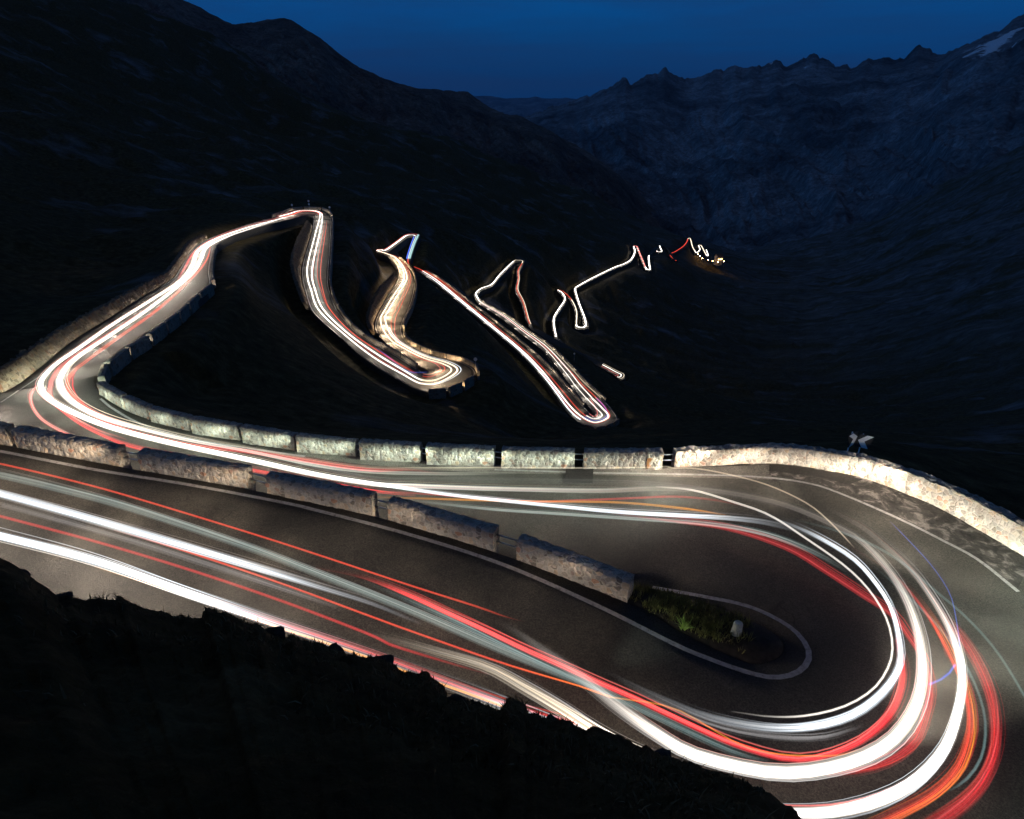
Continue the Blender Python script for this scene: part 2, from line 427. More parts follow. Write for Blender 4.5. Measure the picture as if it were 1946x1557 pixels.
S(P(1232, 511, -135), P(1238, 515, -135))
S(P(1231, 503, -136), P(1236.5, 503, -136), 'N2')
S(P(1230.5, 487, -138.5), P(1236, 487, -138.5), 'N3')
S(P(1240, 474, -142), P(1246, 476, -142))
S(P(1247, 470, -144), P(1252, 472, -144))
S(P(1250, 477, -145), P(1246, 479, -145), 'O0')
S(P(1252.5, 478, -145.6), P(1252, 481, -145.6))
S(P(1255.5, 477, -146), P(1259.5, 480, -146))
S(P(1252, 468, -147.5), P(1256, 468.5, -147.5), 'O1')
S(P(1265, 470, -150), P(1268, 472, -150))
S(P(1282, 495.5, -152), P(1288, 497, -152), 'Q0')
S(P(1270.5, 485, -154), P(1276, 485, -154))
S(P(1283, 477, -157), P(1285, 480.5, -157))
S(P(1297, 467, -160), P(1300.5, 470.5, -160))
S(P(1303.5, 458, -163), P(1308, 461, -163))
S(P(1305.5, 453, -164), P(1309, 456.5, -164), 'Q1')
S(P(1313.5, 453, -165), P(1310, 457, -165))
S(P(1318, 469, -168), P(1313.5, 469.5, -168))
S(P(1323, 478, -170), P(1318, 478, -170), 'Q2')
S(P(1327, 480.5, -170.8), P(1321.5, 482, -170.8))
S(P(1332, 476, -171.5), P(1328, 474, -171.5))
S(P(1329, 466.5, -172.5), P(1326, 469, -172.4))
S(P(1334.5, 467, -173), P(1331, 470, -173))
S(P(1344, 484, -175.6), P(1339.5, 486, -175.6), 'Q3')
S(P(1344, 485, -176), P(1347, 487, -176))
S(P(1340, 476, -177.5), P(1344, 475, -177.5), 'Q4')
NS, NSUB, NVR = len(SEC), 8, 9
Lc = catmull([s[0] for s in SEC], NSUB); Rc = catmull([s[1] for s in SEC], NSUB)
vv = np.linspace(0, 1, NVR)
RIB = Lc[:, None, :]*(1-vv)[None, :, None] + Rc[:, None, :]*vv[None, :, None]      # (n, NVR, 3)
NR = len(RIB)
cut = TAG['E2']*NSUB
rv = RIB.reshape(-1, 3); rf = grid_faces(NR, NVR)
BV = BVHTree.FromPolygons([Vector(p) for p in rv], [tuple(int(i) for i in f) for f in rf])
def ribbon(s, v):            # point on the road: section number s, lateral v in -1 (left edge) .. 1 (right edge)
    k = min(max(s*NSUB, 0), NR-1.001); i = int(k); f = k-i
    L = Lc[i]*(1-f)+Lc[i+1]*f; R = Rc[i]*(1-f)+Rc[i+1]*f
    w = (v+1)/2; return L*(1-w)+R*w
# closed slab with skirts
def road_mesh():
    sk = np.zeros((NR, NVR+2, 3)); sk[:, 1:-1] = RIB
    wid = np.linalg.norm(Lc[:, :2]-Rc[:, :2], axis=1)[:, None]
    dr = np.where(np.arange(NR)[:, None] < 30*NSUB, .9, 3.2)
    sk[:, 0] = Lc; sk[:, -1] = Rc; sk[:, 0, 2] -= dr[:, 0]; sk[:, -1, 2] -= dr[:, 0]
    return sk.reshape(-1, 3), grid_faces(NR, NVR+2)[:, ::-1].copy()
v_, f_ = road_mesh()
road = struct(mesh_obj('mountain_road', v_, f_, M_ASPH))
def hit(x, y, h=0.0, last=[None]):
    d = ray(x, y).normalized(); loc, n, i, dist = BV.ray_cast(CAM, d)
    if loc is not None and last[0] is not None and abs(loc.z-last[0]) > 1.6: loc = None
    if loc is None:
        z = last[0] if last[0] is not None else 0.0
        t = (z - CAMZ)/d.z; loc = CAM + d*t
    else: last[0] = loc.z
    if h:
        drop = CAMZ - loc.z; loc = CAM + (loc-CAM)*((drop-h)/drop)
    return loc

# ------------------------------------------------------------------ paint and patches lying on the road
def sheet(name, top, bot, m, h=.012, step=14, nv=3):
    a = resample(catmull([np.array(p, float) for p in top], 6), step); n = len(a)
    b = catmull([np.array(p, float) for p in bot], 6); d = np.r_[0, np.cumsum(np.linalg.norm(np.diff(b, axis=0), axis=1))]
    s = np.linspace(0, d[-1], n); b = np.stack([np.interp(s, d, b[:, k]) for k in (0, 1)], 1)
    V = []; hit.__defaults__[1][0] = None
    for p, q in zip(a, b):
        for j in range(nv):
            w = j/(nv-1); r = p*(1-w)+q*w; l = hit(r[0], r[1]); V.append((l.x, l.y, l.z+h))
    return struct(mesh_obj(name, np.array(V), grid_faces(n, nv), m))
def line(pts, wid, name='edge_line'):
    hit.__defaults__[1][0] = None; c = catmull([np.array(p, float) for p in pts], 8); W3 = [hit(*p) for p in c]
    W3 = resample([tuple(p) for p in W3], .35); V = []
    for k, p in enumerate(W3):
        t = W3[min(k+1, len(W3)-1)]-W3[max(k-1, 0)]; n = np.array((t[1], -t[0], 0)); n /= (np.linalg.norm(n)+1e-9)
        for s in (-1, 1):
            q = p + n*s*wid/2; hh = BV.ray_cast(Vector((q[0], q[1], p[2]+1.5)), Vector((0, 0, -1)), 4)[0]
            V.append((q[0], q[1], (hh.z if hh else p[2])+.012))
    return struct(mesh_obj(name, np.array(V), grid_faces(len(W3), 2), M_PAINT))
line([(-60, 850), (0, 858), (180, 893), (360, 922), (540, 956), (600, 970), (780, 1017), (960, 1075), (1140, 1154), (1284, 1226), (1354, 1255), (1420, 1278), (1470, 1288), (1512, 1280), (1536, 1256), (1532, 1226), (1498, 1190), (1426, 1154), (1336, 1134), (1240, 1117)], .17)
line([(940, 893), (1125, 899), (1246, 901), (1426, 906), (1534, 918.5), (1606, 942), (1714, 989), (1786, 1025), (1858, 1064), (1935, 1125)], .15)
line([(191, 758), (216, 778), (270, 807), (360, 834), (468, 852), (580, 868)], .15)
line([(2, 765), (50, 733), (90, 706), (150, 664)], .13)
def rib_line(s0, s1, v, wid):
    n = int((s1-s0)*10); pts = [ribbon(s0+(s1-s0)*k/n, v) for k in range(n+1)]; V = []
    for k, p in enumerate(pts):
        t = pts[min(k+1, n)]-pts[max(k-1, 0)]; nn = np.array((t[1], -t[0], 0)); nn /= np.linalg.norm(nn)+1e-9
        for s in (-1, 1): V.append(p + nn*s*wid/2 + np.array((0, 0, .03)))
    return struct(mesh_obj('edge_line', np.array(V), grid_faces(n+1, 2), M_PAINT))
rib_line(TAG['C1']-.5, TAG['C2']+1, -.93, .16); rib_line(TAG['C1'], TAG['C2'], .92, .16)
rib_line(TAG['D0'], TAG['HP2']-1, -.9, .16); rib_line(TAG['D0'], TAG['D1']+1, .9, .16)
rib_line(TAG['HP2']+1, TAG['E1'], .9, .16); rib_line(TAG['E0'], TAG['E1'], -.9, .16)
rib_line(TAG['G1'], TAG['HP3'], -.9, .18); rib_line(TAG['HP3']+.6, TAG['H0'], .86, .18)
sheet('roadside_strip', [(560, 857), (676, 868), (798, 876), (938, 884), (1091, 889), (1258, 890), (1400, 886), (1462, 883)],
      [(560, 866), (676, 881), (798, 891), (938, 899), (1091, 902), (1258, 906), (1400, 910), (1468, 912)], M_STRIP, .006, 14, 4)
sheet('broken_road_edge', [(1462, 884), (1570, 894), (1642, 910), (1750, 951), (1822, 987), (1893, 1027), (1960, 1066)],
      [(1462, 903), (1534, 914), (1606, 937), (1710, 983), (1782, 1019), (1856, 1059), (1935, 1118)], M_BROKEN, .008, 12, 8)
sheet('asphalt_patch', [(1076, 891), (1128, 892)], [(1072, 917), (1126, 919)], M_PATCH, .017, 8, 6)
sheet('asphalt_patch', [(1462, 884), (1500, 886), (1580, 898), (1640, 912)], [(1463, 896), (1500, 900), (1560, 908), (1612, 922)], M_PATCH, .02, 10, 4)

# ------------------------------------------------------------------ streaks of headlamps and tail lamps
COLS = dict(white=(1, .93, .84), warm=(1, .84, .62), cool=(.86, .93, 1), red=(1, .035, .05), ember=(1, .085, .045), rose=(1, .22, .2),
            orange=(1, .36, .03), teal=(.30, .5, .5), green=(.55, .68, .63), blue=(.1, .2, 1), grey=(.62, .6, .6), violet=(.5, .2, .8))
def trail(path, wid, col, s, label, cat='light trail', group=None, flat=.5, name='light_trail'):
    """path: world points; wid: metres per point; s: strength per point"""
    path = np.asarray(path, float); n = len(path)
    wid = np.broadcast_to(np.asarray(wid, float), (n,)); s = np.broadcast_to(np.asarray(s, float), (n,)).copy()
    t = np.gradient(path, axis=0); nn = np.stack([t[:, 1], -t[:, 0], np.zeros(n)], 1); nn /= np.linalg.norm(nn, axis=1)[:, None]+1e-9
    K = 12; V, G, Pf, Sd = [], [], [], []; sid = random.uniform(0, 400)
    c = np.array(COLS[col])
    for k in range(n):
        hw = wid[k]/2*1.16; hh = min(hw*flat, .09)
        for j in range(K):
            a = 2*math.pi*j/K
            V.append(path[k] + nn[k]*hw*math.cos(a) + np.array((0, 0, hh*math.sin(a))))
            G.append((*(c*s[k]*.5), 1)); Pf.append(abs(math.sin(a))); Sd.append(sid + math.cos(a) + .0015*k)
    Fc = []
    for k in range(n-1):
        for j in range(K):
            Fc.append((k*K+j, k*K+(j+1) % K, (k+1)*K+(j+1) % K, (k+1)*K+j))
    o = mesh_obj(name, np.array(V), np.array(Fc), M_TRAIL, smooth=True, attrs={'glow': ('FLOAT_COLOR', G), 'prof': ('FLOAT', Pf), 'strand': ('FLOAT', Sd)})
    return tag(o, label, cat, group or 'light trails along the pass road')
hjit = [0]
def px_trail(pts, w, col, s, label, h=.65, step=.45):
    """pts: pixels (x, y[, width px[, strength factor]]) followed on the road at lamp height h"""
    hjit[0] += 1; h += .013*(hjit[0] % 7)
    full = []
    for p in pts: full.append((p[0], p[1], p[2] if len(p) > 2 else w, p[3] if len(p) > 3 else 1.0))
    c = catmull([np.array(p, float) for p in full], 8)
    W3 = []; hit.__defaults__[1][0] = None
    for p in c:
        l = hit(p[0], p[1], h); W3.append((l.x, l.y, l.z, max(.02, p[2])*(l-CAM).dot(Vector((0, CP, -SP)))/F, max(0, p[3])**1.8*s))
    W3 = np.array(W3)
    # heights smoothed along the way
    kz = np.ones(5)/5; zz = np.pad(W3[:, 2], 2, mode='edge'); W3[:, 2] = np.convolve(zz, kz, 'valid')
    far = np.linalg.norm(W3[:, :3]-np.array(CAM), axis=1).mean()
    W3 = resample(W3, max(step, far/90))
    o = trail(W3[:, :3], W3[:, 3], col, W3[:, 4], label)
    if w >= 7:        # fine filaments inside and beside the streak
        t = np.gradient(W3[:, :3], axis=0); nn = np.stack([t[:, 1], -t[:, 0], np.zeros(len(t))], 1); nn /= np.linalg.norm(nn, axis=1)[:, None]+1e-9
        pal = {'white': ('white', 'cool', 'warm', 'rose'), 'cool': ('cool', 'white', 'grey', 'cool'), 'warm': ('warm', 'white', 'grey'), 'red': ('red', 'ember', 'rose'), 'ember': ('ember', 'orange', 'red'), 'rose': ('rose', 'red', 'warm'), 'green': ('green', 'teal', 'white'), 'teal': ('teal', 'green')}.get(col, (col,))
        f = np.linspace(0, 1, len(t))
        for q in range(15 if w >= 12 else 7):
            o0 = random.uniform(-1.0, 1.0); o1 = random.uniform(-1.0, 1.0); off = (o0*(1-f)+o1*f+.25*np.sin(f*random.uniform(3, 9)+q))*W3[:, 3]*.74
            pts = W3[:, :3]+nn*off[:, None]; pts[:, 2] += random.uniform(-.05, .22)
            br = np.clip(W3[:, 4]*random.uniform(.12, .7), 0, 1.8)*np.clip(np.sin(f*math.pi*random.uniform(.8, 1.0)+.12)*1.4, 0, 1)
            c = trail(pts, random.uniform(.014, .05), random.choice(pal), br+.0, label, name='filament')
            del c['label'], c['category'], c['group']; c.parent = o
    return o
def rb_trail(s0, s1, vs, wid, col, s, label, h=.65, fade=(0, 0)):
    if isinstance(s0, str): s0 = TAG[s0]
    if isinstance(s1, str): s1 = TAG[s1]
    n = max(8, int((s1-s0)*8)); pts, ws = [], []
    if not hasattr(vs, '__len__'): vs = [vs, vs]
    for k in range(n+1):
        f = k/n; v = np.interp(f, np.linspace(0, 1, len(vs)), vs)
        pts.append(ribbon(s0+(s1-s0)*f, v)+np.array((0, 0, h)))
    f = np.linspace(0, 1, n+1); st = np.full(n+1, float(s))
    if fade[0]: st *= np.clip(f/fade[0], 0, 1)
    if fade[1]: st *= np.clip((1-f)/fade[1], 0, 1)
    return trail(np.array(pts), wid, col, st, label)
WS = 3.6   # strength of a bright headlight streak
# upper road (below the dark bank)
px_trail([(-120, 858), (0, 881.5), (130, 912), (252, 945), (468, 1011), (600, 1053), (780, 1113), (900, 1151, 5, .8), (960, 1172, 3, .5), (998, 1182, 1, .1)], 4.5, 'ember', 1.3, 'thin red-orange tail light streak running below the row of wall blocks, ending mid road', .8)
px_trail([(-120, 880), (0, 903), (120, 931), (252, 967), (468, 1039), (600, 1089), (780, 1161), (960, 1239), (1104, 1300, 10, .7), (1180, 1330, 6, .3)], 17, 'green', .42, 'broad dim grey-green streak on the upper road under the thin red one', .6)
px_trail([(-120, 910), (0, 938), (144, 978), (288, 1020), (468, 1074, 15), (612, 1118, 11, .5), (708, 1148, 9, .3), (800, 1186, 7, .12)], 17, 'cool', 1.5, 'wide cold white headlight streak in the middle of the upper road at left', .65)
px_trail([(0, 958), (180, 1008), (360, 1062), (540, 1120), (640, 1154, 10, .5)], 13, 'grey', .22, 'faint grey band under the wide cold white streak', .5)
px_trail([(216, 1007, 3, .3), (360, 1050), (540, 1111), (700, 1170), (780, 1199), (960, 1262), (1104, 1305, 4), (1161, 1325, 4)], 5, 'ember', 1.2, 'thin red streak between the two pale bands of the upper road', .8)
px_trail([(960, 1262, 3, .4), (1104, 1305), (1161, 1325), (1283, 1347), (1426, 1423), (1570, 1437), (1640, 1424, 3, .3)], 4, 'orange', .9, 'thin pale orange streak crossing under the wide red one towards the loop', .75)
px_trail([(-120, 950), (0, 981), (180, 1029), (360, 1083), (540, 1144), (700, 1205), (744, 1226), (860, 1262, 5, .6), (930, 1282, 3, .2)], 6.5, 'red', .8, 'double red tail light streak just above the brightest white one', .8)
px_trail([(-120, 990), (0, 1019), (180, 1066), (360, 1129), (540, 1191, 17, .5), (700, 1245, 18, .25), (852, 1300, 20, .25), (945, 1336, 20, .45), (1020, 1364, 18, .6), (1090, 1392, 16, .6), (1200, 1440, 15, .5), (1330, 1492, 12, .25), (1440, 1530, 8, 0)], 17, 'cool', 3.0, 'brightest white headlight streak beside the dark bank', .62)
px_trail([(180, 1077, 3, .3), (342, 1129, 3), (460, 1168), (540, 1196), (620, 1222), (700, 1250), (762, 1273), (900, 1322), (980, 1352), (1100, 1398), (1220, 1444, 6, .6), (1330, 1484, 5, .1)], 6, 'orange', 1.7, 'orange indicator streak skirting the edge of the dark bank', .55)
px_trail([(360, 1130, 2, .3), (540, 1188), (700, 1241), (800, 1278), (906, 1318), (1010, 1352), (1100, 1376), (1200, 1424, 6, .5), (1300, 1464, 4, .1)], 7, 'red', .8, 'pinkish red streak squeezed between the white streak and the orange one', .7)
px_trail([(640, 1196, 8, 0), (708, 1208, 14, .15), (816, 1236, 19, .45), (924, 1268, 23, .8), (996, 1307, 25, 1), (1068, 1350, 24, 1.4), (1130, 1390, 23, 1.8), (1200, 1426, 20, 1.6), (1280, 1456, 16, .9), (1360, 1476, 11, .2), (1420, 1484, 8, 0)], 22, 'warm', .75, 'broad beige streak bending down behind the dark bank', .6)
px_trail([(940, 1178, 8, 0), (985, 1203, 14, .1), (1032, 1237, 22, .18), (1104, 1286, 26, .3), (1176, 1344, 28, .45), (1247, 1394, 27, .8), (1318, 1434, 27, 1), (1426, 1462, 28, 1), (1498, 1469, 29, 1), (1570, 1461, 28, 1), (1642, 1440, 28, 1), (1696, 1407, 26, 1), (1732, 1360, 24, 1), (1750, 1306, 22, .9),
          (1751, 1234, 21, .7), (1732, 1160, 19, .5), (1696, 1093, 17, .38), (1642, 1033, 14, .3), (1588, 1000, 13, .22), (1498, 962, 12, .17), (1426, 944, 12, .15), (1354, 933, 12, .16), (1246, 929, 12, .22), (1140, 933, 11, .35), (960, 930, 10, .5), (780, 924, 11, .6), (708, 920, 11, .7), (600, 902, 12, .8), (468, 873, 13, .9), (324, 842, 14), (216, 814, 14), (144, 786, 14), (92, 757, 13), (77, 731, 12), (91, 707, 11), (112, 688, 10), (145, 665, 9), (217, 615, 7.5), (288, 570, 7.5), (342, 534, 8), (365, 505, 8), (377, 476, 7), (412, 453.5, 6), (468, 433.5, 5), (522, 419, 4), (554, 410.5, 3, .7)],
         24, 'white', WS, 'thickest white headlight streak, sweeping the whole near loop and on past the left turn')
px_trail([(540, 414, 3, .7), (472, 436, 4), (430, 451, 5), (392, 471, 8), (381, 494, 9), (360, 525, 9), (288, 583, 9), (216, 633, 9), (144, 681, 12), (117, 712, 14), (116, 738, 16), (142, 767, 14), (198, 795, 12), (288, 820, 9, .9), (360, 837, 8, .8), (468, 857, 7, .65), (600, 884, 9, .6), (708, 897, 9, .5), (852, 900.5, 8, .35), (960, 899, 6, .2), (1060, 897.5, 4, .08), (1140, 899, 3, .02)], 10, 'white', WS*.9, 'second white headlight streak, inner one of the pair through the left turn')
px_trail([(1540, 945, 6, .0), (1588, 974, 9, .07), (1640, 1003, 12, .13), (1678, 1034, 13, .16), (1716, 1068, 13, .22), (1750, 1106, 13, .3), (1796, 1178, 14, .45), (1820, 1240, 15, .7), (1828, 1300, 17, .9), (1814, 1376, 19), (1786, 1436, 21), (1732, 1490, 23), (1660, 1525, 24), (1588, 1542, 23), (1527, 1546, 22), (1470, 1544, 20)], 20, 'white', WS, 'outer white headlight streak of the loop, running off behind the bank at the bottom')
px_trail([(1246, 925, 3, .3), (1318, 932), (1390, 953), (1462, 979), (1534, 1025), (1606, 1076), (1652, 1122), (1684, 1174), (1696, 1225), (1689, 1266), (1660, 1309), (1606, 1342), (1534, 1360), (1462, 1362, 4, .5), (1390, 1352, 3, .2)], 5, 'white', 1.9, 'slim white streak along the inside of the loop')
px_trail([(1440, 975, 4, .1), (1510, 1000, 6, .4), (1570, 1029), (1624, 1064), (1660, 1103), (1692, 1153), (1709, 1216, 12), (1709, 1266, 14), (1678, 1316, 17), (1624, 1357, 18), (1552, 1379, 18), (1462, 1383, 17, .6), (1354, 1364, 15, .33), (1282, 1337, 13, .2), (1200, 1300, 10, .1), (1140, 1270, 8, 0)], 8, 'cool', 2.2, 'silvery white streak doubling the slim one round the tight inside of the loop')
px_trail([(1640, 1380, 6, .2), (1560, 1402, 8), (1462, 1400, 8), (1354, 1378, 7), (1246, 1331, 6, .6), (1170, 1290, 5, 0)], 8, 'grey', .5, 'faint grey streak below the silvery inside streak')
px_trail([(1160, 976, 3, .2), (1282, 991, 7), (1390, 1007, 10), (1498, 1043, 13), (1570, 1086, 14), (1642, 1133, 14), (1696, 1169, 13), (1728, 1212, 11), (1757, 1260, 12), (1768, 1316, 15), (1757, 1367, 16), (1738, 1412, 16), (1696, 1445, 15), (1642, 1463, 13), (1570, 1474, 8, .4)], 13, 'red', .58, 'wide flat red tail light band around the middle of the loop')
px_trail([(600, 1079, 5, .15), (690, 1098, 6, .3), (780, 1133, 9), (852, 1166, 11), (924, 1199, 12), (996, 1234, 12), (1068, 1266, 12), (1140, 1299, 12), (1211, 1330, 12), (1246, 1347, 13), (1318, 1381, 13), (1390, 1413, 13), (1480, 1440, 13), (1534, 1443, 13), (1588, 1430, 13), (1642, 1404, 13), (1690, 1360, 14), (1713, 1306, 14), (1715, 1262, 11), (1704, 1215, 7, .5)], 12, 'red', 1.25, 'vivid red streak sweeping from the upper road into the inner loop')
px_trail([(690, 1104, 8, .2), (852, 1176, 12), (996, 1246, 13), (1140, 1312, 12), (1246, 1362, 12), (1390, 1428, 11), (1460, 1448, 8, .3)], 12, 'teal', .3, 'dim teal band hugging the lower edge of the vivid red streak', .55)
px_trail([(1775, 1150, 4, .1), (1800, 1182, 9, .6), (1824, 1210, 13), (1858, 1264, 17), (1882, 1324, 19), (1891, 1381, 20), (1888, 1432, 21), (1870, 1482, 23), (1838, 1522, 25), (1786, 1560, 26), (1730, 1590, 26)], 18, 'red', .5, 'broad red band on the outermost side of the loop')
px_trail([(1714, 1106, 4, .2), (1757, 1160, 6, .5), (1786, 1207, 8), (1810, 1256, 9), (1834, 1312, 10), (1843, 1360, 12), (1840, 1405, 14), (1818, 1464, 16), (1768, 1514, 17), (1696, 1554, 18), (1640, 1580, 18)], 12, 'ember', 0.85, 'bright red-orange streak beside the outer white one of the loop')
px_trail([(1600, 1030, 4, .1), (1690, 1085, 6, .4), (1745, 1144, 7), (1786, 1209, 7), (1800, 1250, 6, .3)], 6, 'red', .5, 'dim red streak inside the outer white one, upper part of the loop')
px_trail([(1500, 985, 3, .2), (1606, 1014), (1696, 1057), (1786, 1130), (1840, 1177), (1894, 1238), (1945, 1320), (1985, 1400)], 6, 'teal', .4, 'teal streak farthest out, leaving the frame at right', .5)
px_trail([(1660, 1075, 3, .2), (1732, 1140), (1786, 1194), (1832, 1259), (1862, 1324), (1873, 1381), (1865, 1439), (1836, 1482), (1800, 1505, 4, .3)], 6, 'teal', .45, 'second teal streak, between the two outer red ones', .5)
px_trail([(1690, 990, 2, .1), (1714, 1014), (1768, 1072), (1804, 1126), (1817, 1176), (1824, 1230), (1824, 1262, 2, .3)], 2.6, 'blue', .6, 'thin blue streak curving down the outer lane', .9)
px_trail([(1766, 1301), (1793, 1289), (1806, 1277), (1815, 1263)], 5.5, 'blue', .8, 'short bright blue arc across the outer lane', .9)
px_trail([(700, 890, 2, .2), (852, 889), (960, 889), (1109, 889.5), (1258, 888.5), (1325, 891), (1390, 903), (1462, 923), (1534, 957), (1577, 992), (1606, 1022), (1624, 1042, 2, .3)], 3.5, 'warm', 1.0, 'thin straw-coloured streak skirting the foot of the far stone wall', .3)
px_trail([(690, 944, 3, .3), (852, 949), (996, 953), (1176, 955), (1300, 967), (1379, 979, 3, .3)], 5, 'orange', 1.2, 'orange streak along the middle of the lower road', .75)
px_trail([(1246, 958, 3, .2), (1318, 968), (1390, 981, 3, .2)], 3.5, 'orange', .9, 'short orange twin branching under the orange streak', .75)
px_trail([(560, 895, 5, .4), (700, 918, 8), (852, 940, 8), (960, 952, 9), (1068, 963, 9), (1176, 973, 10), (1300, 980, 11), (1390, 985, 12, .6), (1462, 994, 14, .3), (1534, 1014, 14, .1), (1588, 1043, 12, 0)], 9, 'cool', 2.3, 'cold white streak low on the near lane of the lower road')
px_trail([(740, 946, 4, .2), (924, 967, 6), (1068, 977, 7), (1200, 986, 8), (1354, 997, 10), (1462, 1017, 12), (1552, 1052, 12, .6), (1610, 1086, 8, .1)], 8, 'green', .75, 'pale green-white streak under the cold white one on the near lane')
px_trail([(700, 932, 3, .5), (852, 942), (996, 953), (1100, 951), (1200, 947), (1282, 944), (1354, 950, 5, .6), (1426, 964, 4, .2)], 5, 'red', .8, 'thin red streak weaving between the white ones of the lower road')
px_trail([(560, 878, 8, .4), (708, 909, 12, .25), (852, 912, 14, .2), (1068, 915, 14, .2), (1246, 920, 12, .2), (1390, 940, 12, .2), (1534, 975, 12, .12), (1640, 1035, 10, 0)], 13, 'grey', 1.2, 'soft grey band between the white streaks of the lower road', .45)
px_trail([(126, 738, 2, .3), (140, 764, 4), (180, 792, 5), (252, 821, 7), (360, 846, 9), (468, 858, 10), (576, 875, 10), (700, 893, 9), (780, 893, 6, .5), (850, 903, 4, .1)], 8, 'red', 1.15, 'red band between the two white streaks of the lower road')
px_trail([(90, 760, 3, .4), (144, 801, 6), (198, 829, 8), (252, 849, 10), (350, 870, 11), (486, 895, 10), (600, 914, 8), (715, 934, 7), (790, 942, 4, .3)], 9, 'red', 1.1, 'red band along the near side of the thickest white streak, showing between the wall blocks')
px_trail([(70, 733, 4, .6), (61, 745), (58, 757), (64, 777), (82, 799), (115, 819), (150, 836)], 7, 'rose', 1.4, 'outermost pink-red streak in the left turn')
px_trail([(330, 552, 3, .3), (216, 628, 4), (173, 656, 5), (130, 686, 8), (108, 706, 10), (95, 735, 10), (98, 757, 8), (115, 778, 5), (180, 815, 4), (240, 835, 3, .3)], 7, 'rose', 1.3, 'pink-red streak between the two white ones in the left turn')
px_trail([(400, 470, 3, .5), (392, 495, 4), (366, 528, 5), (300, 588, 8), (216, 648, 7), (162, 688, 7), (140, 706, 9), (128, 731, 9), (142, 756, 7), (180, 783, 5), (252, 808, 3, .4)], 7, 'ember', 1.25, 'red-orange streak on the inner side of the left turn')
px_trail([(146, 700, 3, .3), (138, 722, 4), (141, 744, 4), (158, 766, 3), (190, 786, 2, .3)], 4, 'red', 1.0, 'thin deep red streak innermost in the left turn')
px_trail([(540, 411, 3), (468, 430, 3), (410, 451, 4), (370, 478, 6), (352, 508, 6), (338, 530, 4, .5)], 5, 'red', .9, 'red streak fringing the uphill side of the white pair after the left turn')
# around the second hairpin and down
def chain(s0, s1, items, where):
    for (v, w, c, s, what, *fd) in items:
        rb_trail(s0, s1, v, w, c, s, what + ' ' + where, .6+.1*random.random(), fd[0] if fd else (0, 0))
chain('HP1', TAG['D0']-.5, [(.0, .6, 'white', 6, 'white streak'), ([.5, .2, -.1], .45, 'ember', 4, 'glowing red streak'), ([-.4, -.1, .2], .3, 'red', 1.6, 'second red streak')], 'in the small hairpin at upper left')
chain(TAG['D0']-.6, 'HP2', [([.1, .5, .55, .5, .6, .55, .55], .34, 'white', WS, 'uphill white headlight streak'), ([-.1, .1, .2, .18, .2, .15, .2], .34, 'white', WS, 'valley-side white headlight streak')], 'on the road coming down from the small hairpin')
chain(TAG['D0']+.3, TAG['HP2']-.4, [([-.3, -.15, -.25, -.3, -.1, -.1], .13, 'ember', 1.1, 'thin red streak', (.1, .1)), ([-.5, -.4, -.45, -.3, -.15, -.25], .17, 'ember', 1.3, 'brighter red streak', (.1, .1)), ([0, .1, .15, .15, .4, .4], .12, 'red', .9, 'faint red streak', (.1, .1)), ([0, -.1, -.1, 0, .1, 0], .7, 'green', .25, 'dim green band')], 'of the road coming down from the small hairpin')
chain('HP2', TAG['E0'], [([.55, .3, .1, .0, -.1, -.1], .36, 'warm', WS, 'outer white headlight streak'), ([.2, .05, -.15, -.3, -.5, -.45], .3, 'warm', WS, 'inner white headlight streak'), ([-.2, -.35, -.3, -.55, -.1, .2], .2, 'ember', 1.3, 'red streak'), ([-.45, -.55, -.5, -.2, .1, .45], .16, 'rose', 1.1, 'pink streak'), ([.6, .45, .25, .15, .1, .05], .18, 'cool', 2.0, 'fine cold streak')], 'round the golden third hairpin')
chain('E0', TAG['E2'], [([-.1, -.35, -.2, .1, .0, -.2, 0], .36, 'warm', WS, 'right white headlight streak'), ([-.45, -.62, -.5, -.2, -.3, -.5, -.3], .32, 'warm', WS, 'left white headlight streak'), ([.2, .1, .2, .35, .3, .2, .2], .15, 'ember', 1.2, 'inner red streak'), ([.45, .4, .4, .55, .55, .45, .4], .18, 'ember', 1.3, 'outer red streak')], 'on the golden road')
px_trail([(744, 688, 2, .3), (758, 697, 3), (775, 706, 3), (790, 708.5, 3), (812, 707, 2.5, .6)], 3, 'blue', .9, 'short blue arc inside the golden hairpin', .8)
px_trail([(712, 660, 2, .3), (735, 676, 2.5), (758, 694, 2.5, .6)], 2.5, 'violet', .9, 'thin violet streak before the golden hairpin', .8)
chain('E2', 'F1', [(.2, .75, 'white', 6, 'white streak'), (-.4, .5, 'rose', 1.6, 'pink streak')], 'climbing to the tiny hairpin above the golden road')
chain('F1', 'F2', [(.1, .35, 'cool', 1.6, 'cold white streak'), (.6, .6, 'blue', 1.6, 'violet blue streak'), (-.45, 1.3, 'teal', 1.9, 'turquoise band')], 'below the tiny hairpin above the golden road')
chain('F2', 'G0', [(0, .6, 'ember', 1.5, 'orange-red streak')], 'where the long straight begins')
chain('G0', 'HP3', [([.1, .35, .55, .5, .5, .3], .5, 'white', WS*.9, 'inner white headlight streak'), ([.75, .8, .85, .85, .85, .75], .5, 'cool', WS*.9, 'outer white headlight streak', (.15, 0)), ([-.1, -.1, .1, .05, 0, -.1], .3, 'ember', 1.3, 'red streak'), ([.3, .6, .7, .7, .7, .55], .2, 'red', 1.0, 'dark red streak between the white pair')], 'on the long straight')
chain('G0', TAG['G0']+2, [(-.5, .9, 'ember', .9, 'orange-pink band', (0, .5))], 'at the top of the long straight')
